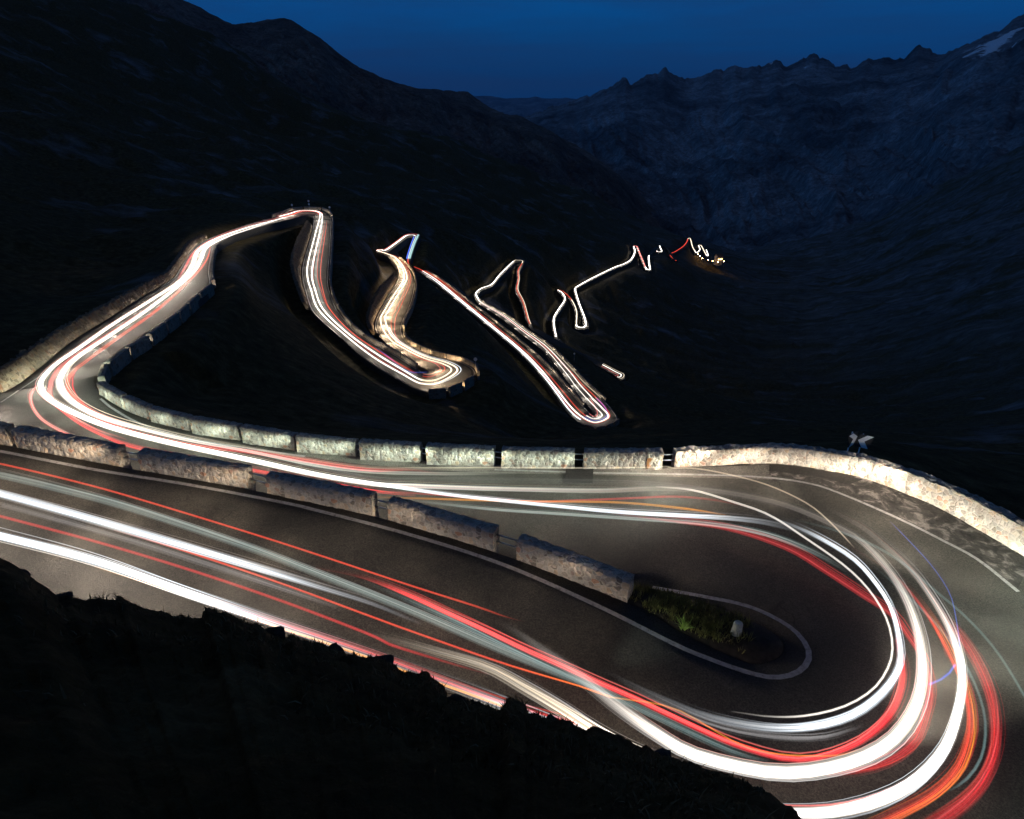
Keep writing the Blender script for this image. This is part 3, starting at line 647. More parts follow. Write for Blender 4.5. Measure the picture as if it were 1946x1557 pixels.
chain('HP3', 'H0', [([.3, .25, .2, .0, -.1], .6, 'white', WS*.7, 'white streak'), ([-.15, -.3, -.35, -.55, -.6], .45, 'white', WS*.6, 'inner white streak'), ([.1, .0, .0, .3, .3], .35, 'blue', .8, 'blue-tinted streak'), ([.45, .4, .3, .3, .3], .3, 'ember', 1.2, 'red streak'), ([-.6, -.75, -.8, -.6, -.3], .25, 'rose', 1.2, 'salmon streak')], 'round the lowest near hairpin')
chain('H0', 'I0', [([-.1, .1, .1, .2, .1, 0], .42, 'white', WS*.7, 'white streak'), ([-.6, -.5, -.5, -.3, -.3, -.3], .36, 'white', WS*.6, 'inner white streak'), ([.3, .35, -.1, -.1, -.1, 0], .35, 'ember', 1.3, 'red streak'), ([.7, .7, .6, .6, .6, .6], .3, 'warm', 1.2, 'pale streak by the parapet')], 'on the road back from the lowest near hairpin')
far = [('I0', 'I1', 'white', 7, .9, 'white light streak on the left leg of the tent-shaped bend'), ('I1', 'J0', 'warm', 3.5, .6, 'short warm streak at the top of the tent-shaped bend'), ('J0', 'J1', 'ember', 1.5, .75, 'red light streak on the right leg of the tent-shaped bend'),
       ('J2', 'J3', 'white', 5, .55, 'white streak in the small lone hairpin at lower right of the straights'), ('K0', 'K1', 'white', 8, 1.0, 'white streak on the left leg of the narrow far bend'), ('K1', 'L0', 'ember', 2, .7, 'red streak on top of the narrow far bend'),
       ('L0', 'L1', 'warm', 3.5, .8, 'warm streak on the right leg of the narrow far bend'), ('L1', 'M1', 'white', 9, 1.15, 'white streak rising from the far lower hairpin'), ('M1', 'N0', 'white', 8, 1.5, 'long white streak slanting up to the far crest'),
       ('N0', 'N1', 'rose', 4, 1.3, 'pinkish white streak falling from the far crest'), ('N1', 'N3', 'white', 9, 1.9, 'short white streak rising beside the far crest'), ('O0', 'O1', 'white', 7, 1.7, 'tiny hook-shaped white streak beyond the far crest'),
       ('Q0', 'Q1', 'ember', 1.6, 2.0, 'red-brown streak climbing to the last bend'), ('Q1', 'Q2', 'warm', 3.5, 1.8, 'cream streak falling from the last bend'), ('Q2', TAG['Q2']+3, 'white', 6, 1.9, 'zigzag white streak above the village lamps'), (TAG['Q2']+3, 'Q3', 'warm', 4, 1.7, 'slanting cream streak above the village lamps'), ('Q3', 'Q4', 'white', 6, 1.9, 'last short white streak above the village lamps')]
for a, b, c, s, w, lab in far: rb_trail(a, b, 0, w*.75, c, s, lab)
rb_trail('J0', 'J1', -.55, .4, 'warm', 2.0, 'thin cream streak beside the red one in the tent-shaped bend', .7, (.5, 0))
rb_trail('J2', 'J3', .7, .25, 'rose', 1.6, 'thin pink streak in the small lone hairpin at lower right of the straights', .7)
rb_trail('J2', 'J3', -.6, .25, 'warm', 2.0, 'thin cream streak in the small lone hairpin at lower right of the straights', .6)
rb_trail('O0', TAG['O0']+.9, .2, 1.0, 'red', 1.2, 'tiny red streak beyond the far crest')

# ------------------------------------------------------------------ masonry
def block_mesh(name, L, th, hgt, res, m, seed, parent=None, rough=.032, sink=.5):
    """straight wall block: x along, y 0..th away from the road, z 0..hgt"""
    r = np.random.default_rng(seed)
    nx, ny, nz = max(2, int(L/res)), max(2, int(th/res)), max(3, int((hgt+sink)/res))
    bm = bmesh.new(); bmesh.ops.create_cube(bm, size=1.0)
    me = bpy.data.meshes.new(name)
    idx, V, Fc = {}, [], []
    def vid(i, j, k):
        key = (i, j, k)
        if key not in idx:
            idx[key] = len(V); V.append((i/nx*L, j/ny*th, -sink + k/nz*(hgt+sink)))
        return idx[key]
    for i in range(nx):
        for k in range(nz):
            Fc.append((vid(i, 0, k), vid(i+1, 0, k), vid(i+1, 0, k+1), vid(i, 0, k+1)))
            Fc.append((vid(i, ny, k), vid(i, ny, k+1), vid(i+1, ny, k+1), vid(i+1, ny, k)))
    for j in range(ny):
        for k in range(nz):
            Fc.append((vid(0, j, k), vid(0, j, k+1), vid(0, j+1, k+1), vid(0, j+1, k)))
            Fc.append((vid(nx, j, k), vid(nx, j+1, k), vid(nx, j+1, k+1), vid(nx, j, k+1)))
    for i in range(nx):
        for j in range(ny):
            Fc.append((vid(i, j, nz), vid(i+1, j, nz), vid(i+1, j+1, nz), vid(i, j+1, nz)))
            Fc.append((vid(i, j, 0), vid(i, j+1, 0), vid(i+1, j+1, 0), vid(i+1, j, 0)))
    bm.free()
    V = np.array(V); o = seed*13.7
    n1 = fbm(V[:, 0]*5+o+V[:, 1]*3.1, V[:, 2]*5+V[:, 1]*4.3, 3, seed); n2 = fbm(V[:, 0]*6-o, V[:, 1]*6+V[:, 2]*3, 3, seed+5)
    cen = np.array((L/2, th/2, hgt/2)); side = np.sign(V[:, 1]-th/2)
    V[:, 1] += n1*rough*1.6*np.where(np.abs(V[:, 1]-th/2) > th*.49, 1, .3)
    top = V[:, 2] > hgt*.96
    V[:, 2] += np.where(top, n2*rough*1.8 - .03*np.abs(V[:, 1]/th-.5)*2, 0)
    ends = (V[:, 0] < 1e-4) | (V[:, 0] > L-1e-4)
    V[:, 0] += np.where(ends, n2*rough*1.3, 0)
    # rounded arrises
    edge = top & (ends | (np.abs(V[:, 1]-th/2) > th*.45)); V[edge, 2] -= rough*.8
    return V, Fc
def wall_block(a, b, away, label, group, hgt=.85, th=.48, res=.13, m=None, name='wall_block', sink=.6, stain=False):
    a, b = Vector(a), Vector(b); d = b-a; L = math.hypot(d.x, d.y); rz = math.atan2(d.y, d.x)
    left = V3(-d.y, d.x, 0).normalized()
    flip = left.dot(Vector(away)) < 0
    V, Fc = block_mesh(name, L, th, hgt, res, m, random.randrange(9999), sink=sink)
    V = V.copy(); V[:, 2] += V[:, 0]/L*(b.z-a.z)
    if flip: V[:, 1] *= -1; Fc = [f[::-1] for f in Fc]
    o = mesh_obj(name, V, Fc, m or M_STONE); o.location = a; o.rotation_euler = (0, 0, rz)
    tag(o, label, 'wall', group)
    if stain:
        sx, y = L*.8, (.02 if flip else -.02); pts = [(sx, .62), (sx+.1, .66), (sx+.22, .64), (sx+.2, .5), (sx+.12, .44), (sx+.11, .12), (sx+.02, .05), (sx+.0, .4)]
        SV = [(x, y*2.2, z) for x, z in pts]+[(x, 0, z) for x, z in pts]; n = len(pts)
        mesh_obj('rust_stain', SV, [tuple(range(n)) if flip else tuple(range(n))[::-1]] + [(k, (k+1) % n, n+(k+1) % n, n+k) for k in range(n)], M_RUST, o)
    return o
def rails(a, b, label, group):
    a, b = Vector(a), Vector(b); d = b-a; L = d.length
    o = empty('guard_rail', (a+b)/2, label, 'guard rail', group, math.atan2(d.y, d.x))
    for z in (.28, .58):
        V, Fc = [], []; K = 8
        for s in (-1, 1):
            for j in range(K):
                an = 2*math.pi*j/K; V.append((s*(L/2+.12), .03*math.cos(an), z+.03*math.sin(an)+s*(b.z-a.z)/2))
        Fc = [(j, (j+1) % K, K+(j+1) % K, K+j) for j in range(K)] + [tuple(range(K))[::-1], tuple(range(K, 2*K))]
        mesh_obj('rail', V, Fc, M_METAL, o, True)
def zA(x): return float(np.interp(x, [p[0] for p in A_IN], [p[2] for p in A_IN]))
NEAR = [((-190, 811), (19, 846)), ((31, 848), (230, 887)), ((268, 893), (471, 928)), ((509, 938), (708, 980)), ((738, 988), (938, 1048)), ((981, 1062), (1192, 1145))]
nlab = ['pale stone wall block cut off by the left edge of the frame', 'bright pale stone wall block with rough capped top, second from the left edge', 'pale stone wall block third from the left edge, beside the red streak', 'brownish stone wall block in the middle of the near row', 'shaded brown stone wall block with greenish foot, fourth complete one of the near row', 'darkest stone wall block of the near row, ending at the grassy island']
nw = []
for (p, q), lab in zip(NEAR, nlab):
    a, b = P(p[0], p[1], zA(p[0])), P(q[0], q[1], zA(q[0])); nw.append((a, b))
    wall_block(a, b, (.3, 1, 0), lab, 'stone wall blocks along the upper road', .85, .5, .085, sink=1.6)
for k in range(len(nw)-1):
    a, b = nw[k][1], nw[k+1][0]; off = V3(.08, .25, 0)
    rails(a+off, b+off, ['pair of steel rails in the gap nearest the left edge, upper road', 'pair of steel rails between the two brightest wall blocks', 'pair of steel rails left of the brownish wall block', 'pair of steel rails right of the brownish wall block', 'pair of steel rails before the darkest wall block of the near row'][k], 'rails bridging the wall gaps')
FARB = [((189, 748), (233, 774), -2.75), ((238, 776), (282, 796), -2.5), ((286, 798), (360, 818), -2.25), ((364, 819), (455, 835), -1.95), ((460, 836), (561, 854), -1.65), ((565, 855), (676, 867), -1.4), ((684, 867), (798, 875), -1.05), ((810, 876), (938, 883), -.8), ((953, 884), (1091, 888), -.55), ((1109, 888), (1258, 889), -.35)]
fl = ['small greenish wall block at the tip of the left turn', 'small wall block second from the tip of the left turn', 'greenish wall block third from the tip of the left turn', 'greenish wall block fourth from the tip of the left turn', 'wall block fifth from the tip of the left turn', 'wall block sixth from the tip of the left turn', 'pink and green lit wall block seventh from the tip of the left turn', 'pink and green lit wall block left of the asphalt patch, third from the long wall', 'pale wall block directly beyond the dark asphalt patch, second from the long wall', 'pale wall block with a rust stain, next to the long curved wall']
fb = []
for (p, q, z), lab in zip(FARB, fl):
    a, b = P(p[0], p[1], z), P(q[0], q[1], z+.15); fb.append((a, b))
    wall_block(a, b, (-.2, 1, 0), lab, 'stone wall blocks along the lower road', .85, .46, .11, stain='rust' in lab, sink=1.2)
dwl = [P(1281, 889, -.3), P(1370, 886, -.25), P(1462, 882, -.18), P(1520, 885, -.1), P(1570, 893, -.05), P(1642, 909, -.03), P(1750, 950, 0), P(1822, 986, 0), P(1893, 1026, 0), P(1946, 1058, 0), P(1990, 1087, 0), V3(20.2, 14.5, 0), V3(19.6, 10.5, 0)]
for k in range(2, len(fb)):
    a = fb[k][1]; b = fb[k+1][0] if k+1 < len(fb) else dwl[0]
    rails(a+V3(0, .22, 0), b+V3(0, .22, 0), 'pair of steel rails %s' % (['after the third wall block from the left turn', 'after the fourth wall block from the left turn', 'after the fifth wall block from the left turn', 'after the sixth wall block from the left turn', 'after the seventh wall block from the left turn', 'left of the wall block behind the asphalt patch', 'just left of the rust-stained wall block', 'between the rust-stained block and the long wall'][k-2]), 'rails bridging the wall gaps')
def curved_wall(path, hs, th, step, label, m, res_z=.11, outward=1, name='stone_wall', rough=.05, lean=0.0, cat='wall', sink=.8):
    c = resample(catmull([tuple(p) for p in path], 6), step); n = len(c)
    t = np.gradient(c, axis=0); nn = np.stack([-t[:, 1], t[:, 0], np.zeros(n)], 1); nn /= np.linalg.norm(nn, axis=1)[:, None]; nn *= outward
    hh = np.interp(np.linspace(0, 1, n), np.linspace(0, 1, len(hs)), hs)
    nz = max(4, int(max(hs)/res_z)); nt = max(3, int(th/res_z))
    rows = []
    for k in range(nz+1): rows.append((0, k/nz, 0))
    for k in range(1, nt): rows.append((k/nt, 1, 1))
    for k in range(nz, -1, -3): rows.append((1, k/nz, 2))
    V = np.zeros((n, len(rows), 3)); s = np.r_[0, np.cumsum(np.linalg.norm(np.diff(c, axis=0), axis=1))]
    for j, (w, q, kind) in enumerate(rows):
        p = c + nn*(w*th) ; z = -sink + q*(hh+sink)
        p = p.copy(); p[:, 2] += z; p += nn*(lean*np.maximum(z, 0)/max(hs))[:, None]
        a = fbm(s*2.7+j*.0, np.full(n, (q*hh.max()+w*th)*2.7+kind*9), 4, 11); b = fbm(s*5, np.full(n, w*5.0+q), 3, 21)
        if kind == 0 or kind == 2: p += nn*(a*rough*1.5*(1 if kind == 0 else -1))[:, None]
        if kind == 1 or q > .95: p[:, 2] += b*rough*1.4
        V[:, j] = p
    Fc = grid_faces(n, len(rows))
    if outward > 0: Fc = Fc[:, ::-1].copy()
    Vf = V.reshape(-1, 3); org = c[n//2]
    Fl = [tuple(int(i) for i in f) for f in Fc] + [tuple(range(len(rows))), tuple((n-1)*len(rows)+k for k in range(len(rows)))[::-1]]
    o = mesh_obj(name, Vf-org, Fl, m); o.location = org
    return tag(o, label, cat)
curved_wall(dwl, [.84, .84, .86, .95, 1.05, 1.1, 1.1, 1.1], .5, .1, 'long curved stone wall glowing white around the outside of the near loop', M_STONE, .1)
# dark blocks along the valley side of the road after the left turn (tops seen against the lit road)
EB = [((184, 716), (192, 691), -3.2), ((196, 688), (232, 662), -3.5), ((236, 659), (273, 637), -4.0), ((277, 634), (304, 613), -4.6), ((308, 611), (331, 594), -5.1), ((334, 592), (350, 578), -5.6), ((353, 575), (371, 559), -6.0), ((374, 556), (397, 539), -6.4)]
ords = ['first', 'second', 'third', 'fourth', 'fifth', 'sixth', 'seventh', 'eighth']
for k, (p, q, z) in enumerate(EB):
    a, b = hi(p[0], p[1], z), hi(q[0], q[1], z-.45)
    wall_block(a, b, (1, .1, 0), ords[k]+' dark wall block on the valley side after the left turn, only its end lit', 'dark wall blocks after the left turn', .85, .45, .16, M_STONE_FAR, sink=1.5)
c0 = TAG['C1']
curved_wall([ribbon(c0+.3, 1.04), ribbon(c0+1, 1.04), ribbon(c0+2, 1.04), ribbon(c0+2.8, 1.04)], [.55, .5, .45], .4, .4, 'low lit kerb wall on the valley side past the dark blocks', M_STONE_FAR, .2, -1)
def parapet(s0, s1, v, L, gap, label, group, hgt=.75, th=.4, res=.25):
    if isinstance(s0, str): s0 = TAG[s0]
    if isinstance(s1, str): s1 = TAG[s1]
    n = int((s1-s0)*10); pts = np.array([ribbon(s0+(s1-s0)*k/n, v) for k in range(n+1)])
    d = np.r_[0, np.cumsum(np.linalg.norm(np.diff(pts, axis=0), axis=1))]
    q = 0; i = 0
    while q+L < d[-1]:
        a = [np.interp(q, d, pts[:, k]) for k in range(3)]; b = [np.interp(q+L, d, pts[:, k]) for k in range(3)]
        m = np.interp((q+L/2), d, np.linspace(s0, s1, n+1)); aw = ribbon(m, v)-ribbon(m, 0)
        wall_block(a, b, tuple(aw), label % ords_of(i), group, hgt, th, res, M_STONE_FAR, sink=.8); q += L+gap; i += 1
def ords_of(i):
    w = ['first', 'second', 'third', 'fourth', 'fifth', 'sixth', 'seventh', 'eighth', 'ninth', 'tenth', 'eleventh', 'twelfth', 'thirteenth', 'fourteenth', 'fifteenth', 'sixteenth', 'seventeenth', 'eighteenth', 'nineteenth', 'twentieth']
    t = ['', '', 'twenty-', 'thirty-', 'forty-', 'fifty-']; tt = ['', '', 'twentieth', 'thirtieth', 'fortieth', 'fiftieth']
    if i < 20: return w[i]
    return tt[(i+1)//10] if (i+1) % 10 == 0 else t[(i+1)//10]+w[(i+1) % 10-1]
parapet('HP1', TAG['D0']-.2, -1.05, 5.5, .4, '%s pale parapet block round the outside of the small hairpin at upper left', 'parapet of the small hairpin', .9)
parapet('D0', TAG['HP2']-.3, -1.04, 4.4, .45, '%s parapet block, counted downhill, beside the road below the small hairpin', 'parapet below the small hairpin', .7)
parapet(TAG['HP2']+.3, TAG['HP2']+1.9, 1.03, 2.6, .5, '%s dark parapet block with lit end under the golden hairpin', 'outer parapet of the golden hairpin', .85)
parapet(TAG['HP2']+2, TAG['E0']-.4, 1.04, 3.4, .45, '%s bright parapet block, counted from the tip, above the golden hairpin', 'upper parapet of the golden hairpin', .85)
parapet('E0', TAG['E2']-1.5, 1.05, 3.4, .6, '%s parapet block, counted uphill, on the right of the golden road', 'parapet of the golden road', .7)
parapet('G0', TAG['HP3']-.3, -1.04, 4.6, .45, '%s parapet block, counted downhill, along the long straight', 'parapet of the long straight', .75)
parapet(TAG['HP3']+.4, TAG['HP3']+2.2, 1.04, 2.4, .5, '%s parapet block round the lowest near hairpin', 'parapet of the lowest near hairpin', .75)
parapet('H0', TAG['I0']-.3, 1.05, 4.6, .45, '%s parapet block, counted from the hairpin, on the road back from the lowest near hairpin', 'parapet of the road back', .75)
# rough stony cuts on the uphill side
def cut_bank(s0, s1, v, hs, label, lean, outward):
    n = int((s1-s0)*2)+1; path = [ribbon(s0+(s1-s0)*k/n, v) for k in range(n+1)]
    return curved_wall(path, hs, .6, .2, label, M_EMB, .22, outward, 'stone_bank', .16, lean, 'embankment', .5)
cut_bank(TAG['TURN']+.1, TAG['C2']+.6, -1.03, [1.25, 1.1, 1.0, .9, .8, .8, .9, .9], 'rough pale stony bank on the uphill side of the left turn', .6, 1)
cut_bank(TAG['D0']+.6, TAG['D1']-.2, 1.03, [1.6, 2.4, 2.4, 1.2], 'grey stony bank left of the road below the small hairpin', 1.3, -1)
cut_bank(TAG['E0'], TAG['E1'], -1.04, [1.0, 1.8, 2.2, 1.2], 'reddish stony bank left of the golden road', 1.3, 1)

# ------------------------------------------------------------------ terrain (polar height field around the view point, out to 1.6 km)
naz = 900; azs = np.concatenate([np.linspace(-100, -56, 90, endpoint=False), np.linspace(-56, 56, 720, endpoint=False), np.linspace(56, 100, 90)])*math.pi/180
nr = 620; rs = .7*np.exp(np.linspace(0, math.log(1600/.7), nr))
AZ, RR = np.meshgrid(azs, rs, indexing='ij'); X, Y = np.sin(AZ)*RR, np.cos(AZ)*RR
ctl = []
def cpx(x, y, r): a, t = polar(x, y); ctl.append((a, math.log(r), t))
for k in range(0, NR, 3):
    for p in (Lc[k], Rc[k]):
        r = math.hypot(p[0], p[1]); ctl.append((math.atan2(p[0], p[1]), math.log(r), (p[2]-.3-CAMZ)/r))
for a in [(1320, 842, 42), (1100, 848, 43), (850, 838, 46), (620, 822, 48), (480, 800, 50), (330, 745, 60), (300, 690, 72),
          (1640, 846, 36), (1750, 880, 36), (1900, 975, 33), (2050, 1040, 32), (2300, 1050, 34),
          (1000, 840, 75), (1250, 830, 80), (1480, 838, 70), (1700, 852, 75), (1900, 900, 70), (2150, 900, 80),
          (1250, 790, 160), (1450, 800, 180), (1700, 830, 150), (1900, 850, 140), (2200, 820, 150),
          (1300, 740, 300), (1500, 760, 320), (1700, 760, 320), (1900, 740, 300), (2200, 690, 300),
          (1280, 640, 450), (1450, 660, 550), (1650, 640, 600), (1900, 580, 600), (2250, 480, 600),
          (1300, 560, 640), (1330, 510, 900), (1450, 540, 1000), (1600, 520, 1100), (1800, 440, 1100), (1946, 390, 1100), (2250, 250, 1200),
          (1290, 470, 1100), (1400, 490, 1400), (1600, 450, 1550), (1946, 300, 1550), (2300, 120, 1550),
          (150, 560, 110), (250, 500, 140), (60, 640, 75), (-120, 720, 52), (-300, 760, 46), (0, 500, 130), (-250, 560, 90), (300, 420, 200), (420, 410, 220),
          (100, 350, 260), (300, 280, 420), (450, 340, 330), (560, 370, 300), (680, 400, 330), (750, 420, 330), (860, 400, 480), (940, 440, 480), (1030, 460, 520), (1120, 470, 640),
          (-300, 300, 200), (-250, -60, 600), (0, -60, 900), (250, 10, 1000), (430, 100, 1050), (560, 190, 1050), (720, 240, 1100), (880, 300, 1150), (1050, 355, 1150), (1200, 420, 1150), (1285, 458, 1200),
          (100, 100, 600), (500, 250, 700), (750, 330, 650), (1000, 400, 750), (700, 580, 120), (660, 520, 165), (850, 560, 160), (830, 620, 135), (960, 690, 130)]: cpx(*a)
for (x, dt) in [(-250, -.25), (0, -.25), (250, -.25), (430, -.25), (560, -.25), (720, -.25), (880, -.22), (1050, -.18), (1200, -.12), (1285, -.04)]:
    a, t = polar(x, np.interp(x, [-250, 0, 250, 430, 560, 720, 880, 1050, 1200, 1285], [-60, -60, 10, 100, 190, 240, 300, 355, 420, 458])); ctl.append((a, math.log(1600), t+dt))
for a in (-95, -75, -60): ctl += [(math.radians(a), math.log(r), t) for r, t in ((20, -.5), (60, -.12), (200, .1), (800, .25), (1600, .1))]
for a in (60, 80, 98): ctl += [(math.radians(a), math.log(r), t) for r, t in ((14, -1.05), (22, -.72), (34, -.55), (80, -.35), (300, -.12), (1600, .1))]
ctl = np.array(ctl)
key = np.round(ctl[:, :2]*np.array((220, 110))).astype(int); _, ui = np.unique(key, axis=0, return_index=True); ctl = ctl[np.sort(ui)]
SCL = np.array((1.6, 1.0)); Q = ctl[:, :2]*SCL
def dist(A, B): return np.sqrt(((A[:, None, :]-B[None, :, :])**2).sum(-1)+1e-6)
N = len(Q); Amat = np.zeros((N+3, N+3)); Amat[:N, :N] = dist(Q, Q) - np.eye(N)*.002; Amat[:N, N] = 1; Amat[:N, N+1:] = Q; Amat[N:, :N] = Amat[:N, N:].T
sol = np.linalg.solve(Amat, np.r_[ctl[:, 2], 0, 0, 0])
G = np.stack([AZ.ravel(), np.log(RR).ravel()], 1)*SCL; T = np.empty(len(G))
for k in range(0, len(G), 20000):
    g = G[k:k+20000]; T[k:k+20000] = dist(g, Q) @ sol[:N] + sol[N] + g @ sol[N+1:]
Z = (CAMZ + T.reshape(AZ.shape)*RR)
# distance to the road
kd = KDTree(NR*5); half = np.linalg.norm(Lc[:, :2]-Rc[:, :2], axis=1)/2
samp = []
for k in range(NR):
    for j in range(0, 9, 2): samp.append((RIB[k, j, 0], RIB[k, j, 1], RIB[k, j, 2]))
for i, p in enumerate(samp): kd.insert((p[0], p[1], 0), i)
kd.balance()
D = np.full(X.shape, 1e3); ZR = np.zeros(X.shape)
rmax = np.searchsorted(rs, 1000)
for i in range(naz):
    if abs(azs[i]) > 1.2: continue
    for j in range(rmax):
        co, idx, dd = kd.find((X[i, j], Y[i, j], 0)); D[i, j] = dd; ZR[i, j] = samp[idx][2]
spacing = np.where(RR < 60, 1.3, np.where(RR < 150, 2.4, 3.4)); under = .45+np.clip((RR-60)*.012, 0, 2.2)
# roughness
nz = fbm(X/60, Y/60, 6, 3)*np.clip(RR*.02, 0, 9) + fbm(X/14, Y/14, 5, 8, True)*np.clip(RR*.006, 0, 2.2) + fbm(X/3, Y/3, 5, 5)*np.clip(.25+RR*.001, 0, .5)
far_r = fbm(X/230, Y/230, 6, 33, True)*np.clip((RR-300)*.02, 0, 22)
Z = Z + (nz + far_r*np.clip((D-60)/100, 0, 1))*np.clip((D-spacing-1.5)/14, 0, 1)
Z = np.where(D < spacing, ZR-under, Z); bl = np.clip((D-spacing)/4.0, 0, 1); bl = bl*bl*(3-2*bl)
Z = (ZR-under)*(1-bl) + Z*bl
# keep the road in view: shave ground that would stand in the way (as road builders' cuttings do)
hid = [(TAG['F2']+.4, TAG['G0']-.3), (TAG['J1']+.3, TAG['J2']-.2), (TAG['J3']+.3, TAG['K0']-.3), (TAG['N3']+.2, TAG['O0']-.8), (TAG['O1']+.1, TAG['Q0']-.2)]
TT = (Z-CAMZ)/RR
for k in range(0, NR):
    s = k/NSUB
    if s < TAG['B0'] or any(a < s < b for a, b in hid): continue
    for p in (Lc[k], (Lc[k]+Rc[k])/2, Rc[k]):
        r = math.hypot(p[0], p[1]); a = math.atan2(p[0], p[1]); t = (p[2]-CAMZ)/r - .0012
        i0 = np.searchsorted(azs, a-.0035); i1 = np.searchsorted(azs, a+.0035)+1; j1 = np.searchsorted(rs, r-1.0); j0 = np.searchsorted(rs, 26)
        if j1 <= j0: continue
        sub = TT[i0:i1, j0:j1]; ok = D[i0:i1, j0:j1] > spacing[i0:i1, j0:j1]
        np.copyto(sub, np.minimum(sub, t), where=ok)
Z = CAMZ + TT*RR
# the bank under the view point
SIL = [(-500, 950), (-250, 1015), (0, 1062), (30, 1080), (100, 1125), (112, 1122), (160, 1140), (225, 1137), (300, 1160), (382, 1174), (392, 1160), (420, 1163), (475, 1186), (560, 1211), (690, 1249), (705, 1247), (765, 1272), (775, 1270), (815, 1280), (845, 1302), (850, 1326), (880, 1328), (935, 1348), (950, 1352), (962, 1336), (1000, 1342), (1004, 1355), (1070, 1372), (1115, 1392), (1128, 1385), (1180, 1406), (1225, 1428), (1290, 1453), (1380, 1476), (1430, 1502), (1445, 1500), (1500, 1532), (1530, 1560), (1700, 1660), (1900, 1800), (2400, 2300)]
sa = np.array([polar(*p) for p in SIL]); ts = np.interp(azs, sa[:, 0], sa[:, 1], left=-.45, right=-2.4)
ts = ts + fbm(azs*55, azs*0+2, 4, 71, gain=.6)*.012 + fbm(azs*22, azs*0+4, 3, 75)*.008
re = np.interp(np.degrees(azs), [-100, -50, -45, -20, 0, 20, 35, 60, 100], [12, 10.5, 9.6, 7.6, 6.4, 5.6, 5.0, 3.2, 2.4])
ze = CAMZ + ts*re
f = np.clip((RR-.7)/(re[:, None]-.7), 0, 1)
zb = 13.2*(1-f) + ze[:, None]*f + np.sin(f*math.pi)*.25 + fbm(X*1.3, Y*1.3, 6, 44)*.22*np.sin(np.clip(f, 0, 1)*math.pi)**.7 + fbm(X*5, Y*5, 4, 47)*.06*(1-f**6)
drop = ze[:, None] - 2.6*(RR-re[:, None]) + fbm(X*1.1, Y*1.1, 4, 54)*.3*np.clip(RR-re[:, None], 0, 1)
onroad = D < spacing*.8
Z = np.where(RR <= re[:, None], zb, np.where((RR < re[:, None]+9) & ~onroad, np.maximum(Z, drop), Z))
TV = np.stack([X, Y, Z], -1).reshape(-1, 3)
hill = struct(mesh_obj('hillside', TV, grid_faces(naz, nr)[:, ::-1].copy(), M_GROUND, smooth=True))
def ground_z(x, y):
    a = math.atan2(x, y); r = math.hypot(x, y); i = min(max(np.searchsorted(azs, a), 1), naz-1); j = min(max(np.searchsorted(rs, r), 1), nr-1)
    fa = (a-azs[i-1])/(azs[i]-azs[i-1]); fr = (r-rs[j-1])/(rs[j]-rs[j-1])
    return (Z[i-1, j-1]*(1-fr)+Z[i-1, j]*fr)*(1-fa)+(Z[i, j-1]*(1-fr)+Z[i, j]*fr)*fa

# ------------------------------------------------------------------ mountains
def mountain(name, sky, foot, r0, r1, x0, x1, n, m, amp, lam, seed, gamma=.9, snow=None, jag=0.0):
    a0, a1 = polar(x0, 200)[0], polar(x1, 200)[0]; az = np.linspace(a0, a1, n)
    sk = np.array([polar(*p) for p in sky]); st = np.interp(az, sk[:, 0], sk[:, 1])
    sk0 = st; stj = st + fbm(az*90, az*0+seed, 5, seed, gain=.6)*jag; kw = n//12; ker = np.hanning(2*kw+1); ker /= ker.sum(); st = np.convolve(np.pad(st, kw, mode='edge'), ker, 'valid')
    rm = 230; s = np.concatenate([np.linspace(0, 1, rm-20), 1+np.linspace(.01, .35, 20)])
    A, Sg = np.meshgrid(az, s, indexing='ij')
    R = r0*(r1/r0)**Sg
    R = R*(1+.10*fbm(A*14, A*0+1, 4, seed+2))
    ft = np.interp(A, *foot)
    Tt = ft + (st[:, None]-ft)*np.clip(Sg, 0, 1)**gamma
    tp = np.clip((Sg-.55)/.45, 0, 1); tj = np.clip((Sg-.9)/.1, 0, 1); Tt = Tt + (sk0-st)[:, None]*tp**3 + (stj-sk0)[:, None]*tj**2
    Tt = np.where(Sg > 1, stj[:, None]-(Sg-1)*.6, Tt)
    x, y = np.sin(A)*R, np.cos(A)*R
    wv = fbm(x/lam*.8, y/lam*.8, 4, seed+3)
    gl = fbm(A*26+Sg*9+wv*1.6, Sg*4+wv, 6, seed+9, True, .55); iso = fbm(x/lam, y/lam+Tt*R/lam*.7, 7, seed, True, .55)
    dz = (iso*amp*.6 + gl*amp*.35)*np.clip((1-Sg)*4, 0, 1)*np.clip(Sg*6, 0, 1)
    z = CAMZ + Tt*R + dz
    at = None
    if snow is not None:
        at = {'snow': ('FLOAT', np.clip(snow(A, Tt, x, y), 0, 1).ravel())}
    return struct(mesh_obj(name, np.stack([x, y, z], -1).reshape(-1, 3), grid_faces(n, len(s))[:, ::-1].copy(), m, smooth=True, attrs=at))
rad = math.radians
SKY_R = [(900, 265), (1002, 222), (1050, 203), (1110, 183), (1140, 176), (1172, 153), (1190, 154), (1202, 161), (1225, 148), (1252, 137), (1266, 133), (1283, 143), (1300, 146), (1318, 148), (1345, 139), (1372, 131), (1395, 129), (1410, 131), (1420, 133), (1435, 128), (1452, 127), (1472, 116), (1480, 116), (1494, 124), (1520, 110), (1545, 104), (1565, 113), (1600, 124), (1618, 127), (1640, 119), (1660, 115), (1700, 110), (1722, 105), (1736, 94), (1750, 87), (1760, 92), (1770, 94), (1780, 104), (1800, 99), (1830, 85), (1860, 72), (1885, 63), (1908, 48), (1928, 32), (1946, 25), (2000, -10), (2150, -70), (2400, -60), (2800, -100)]
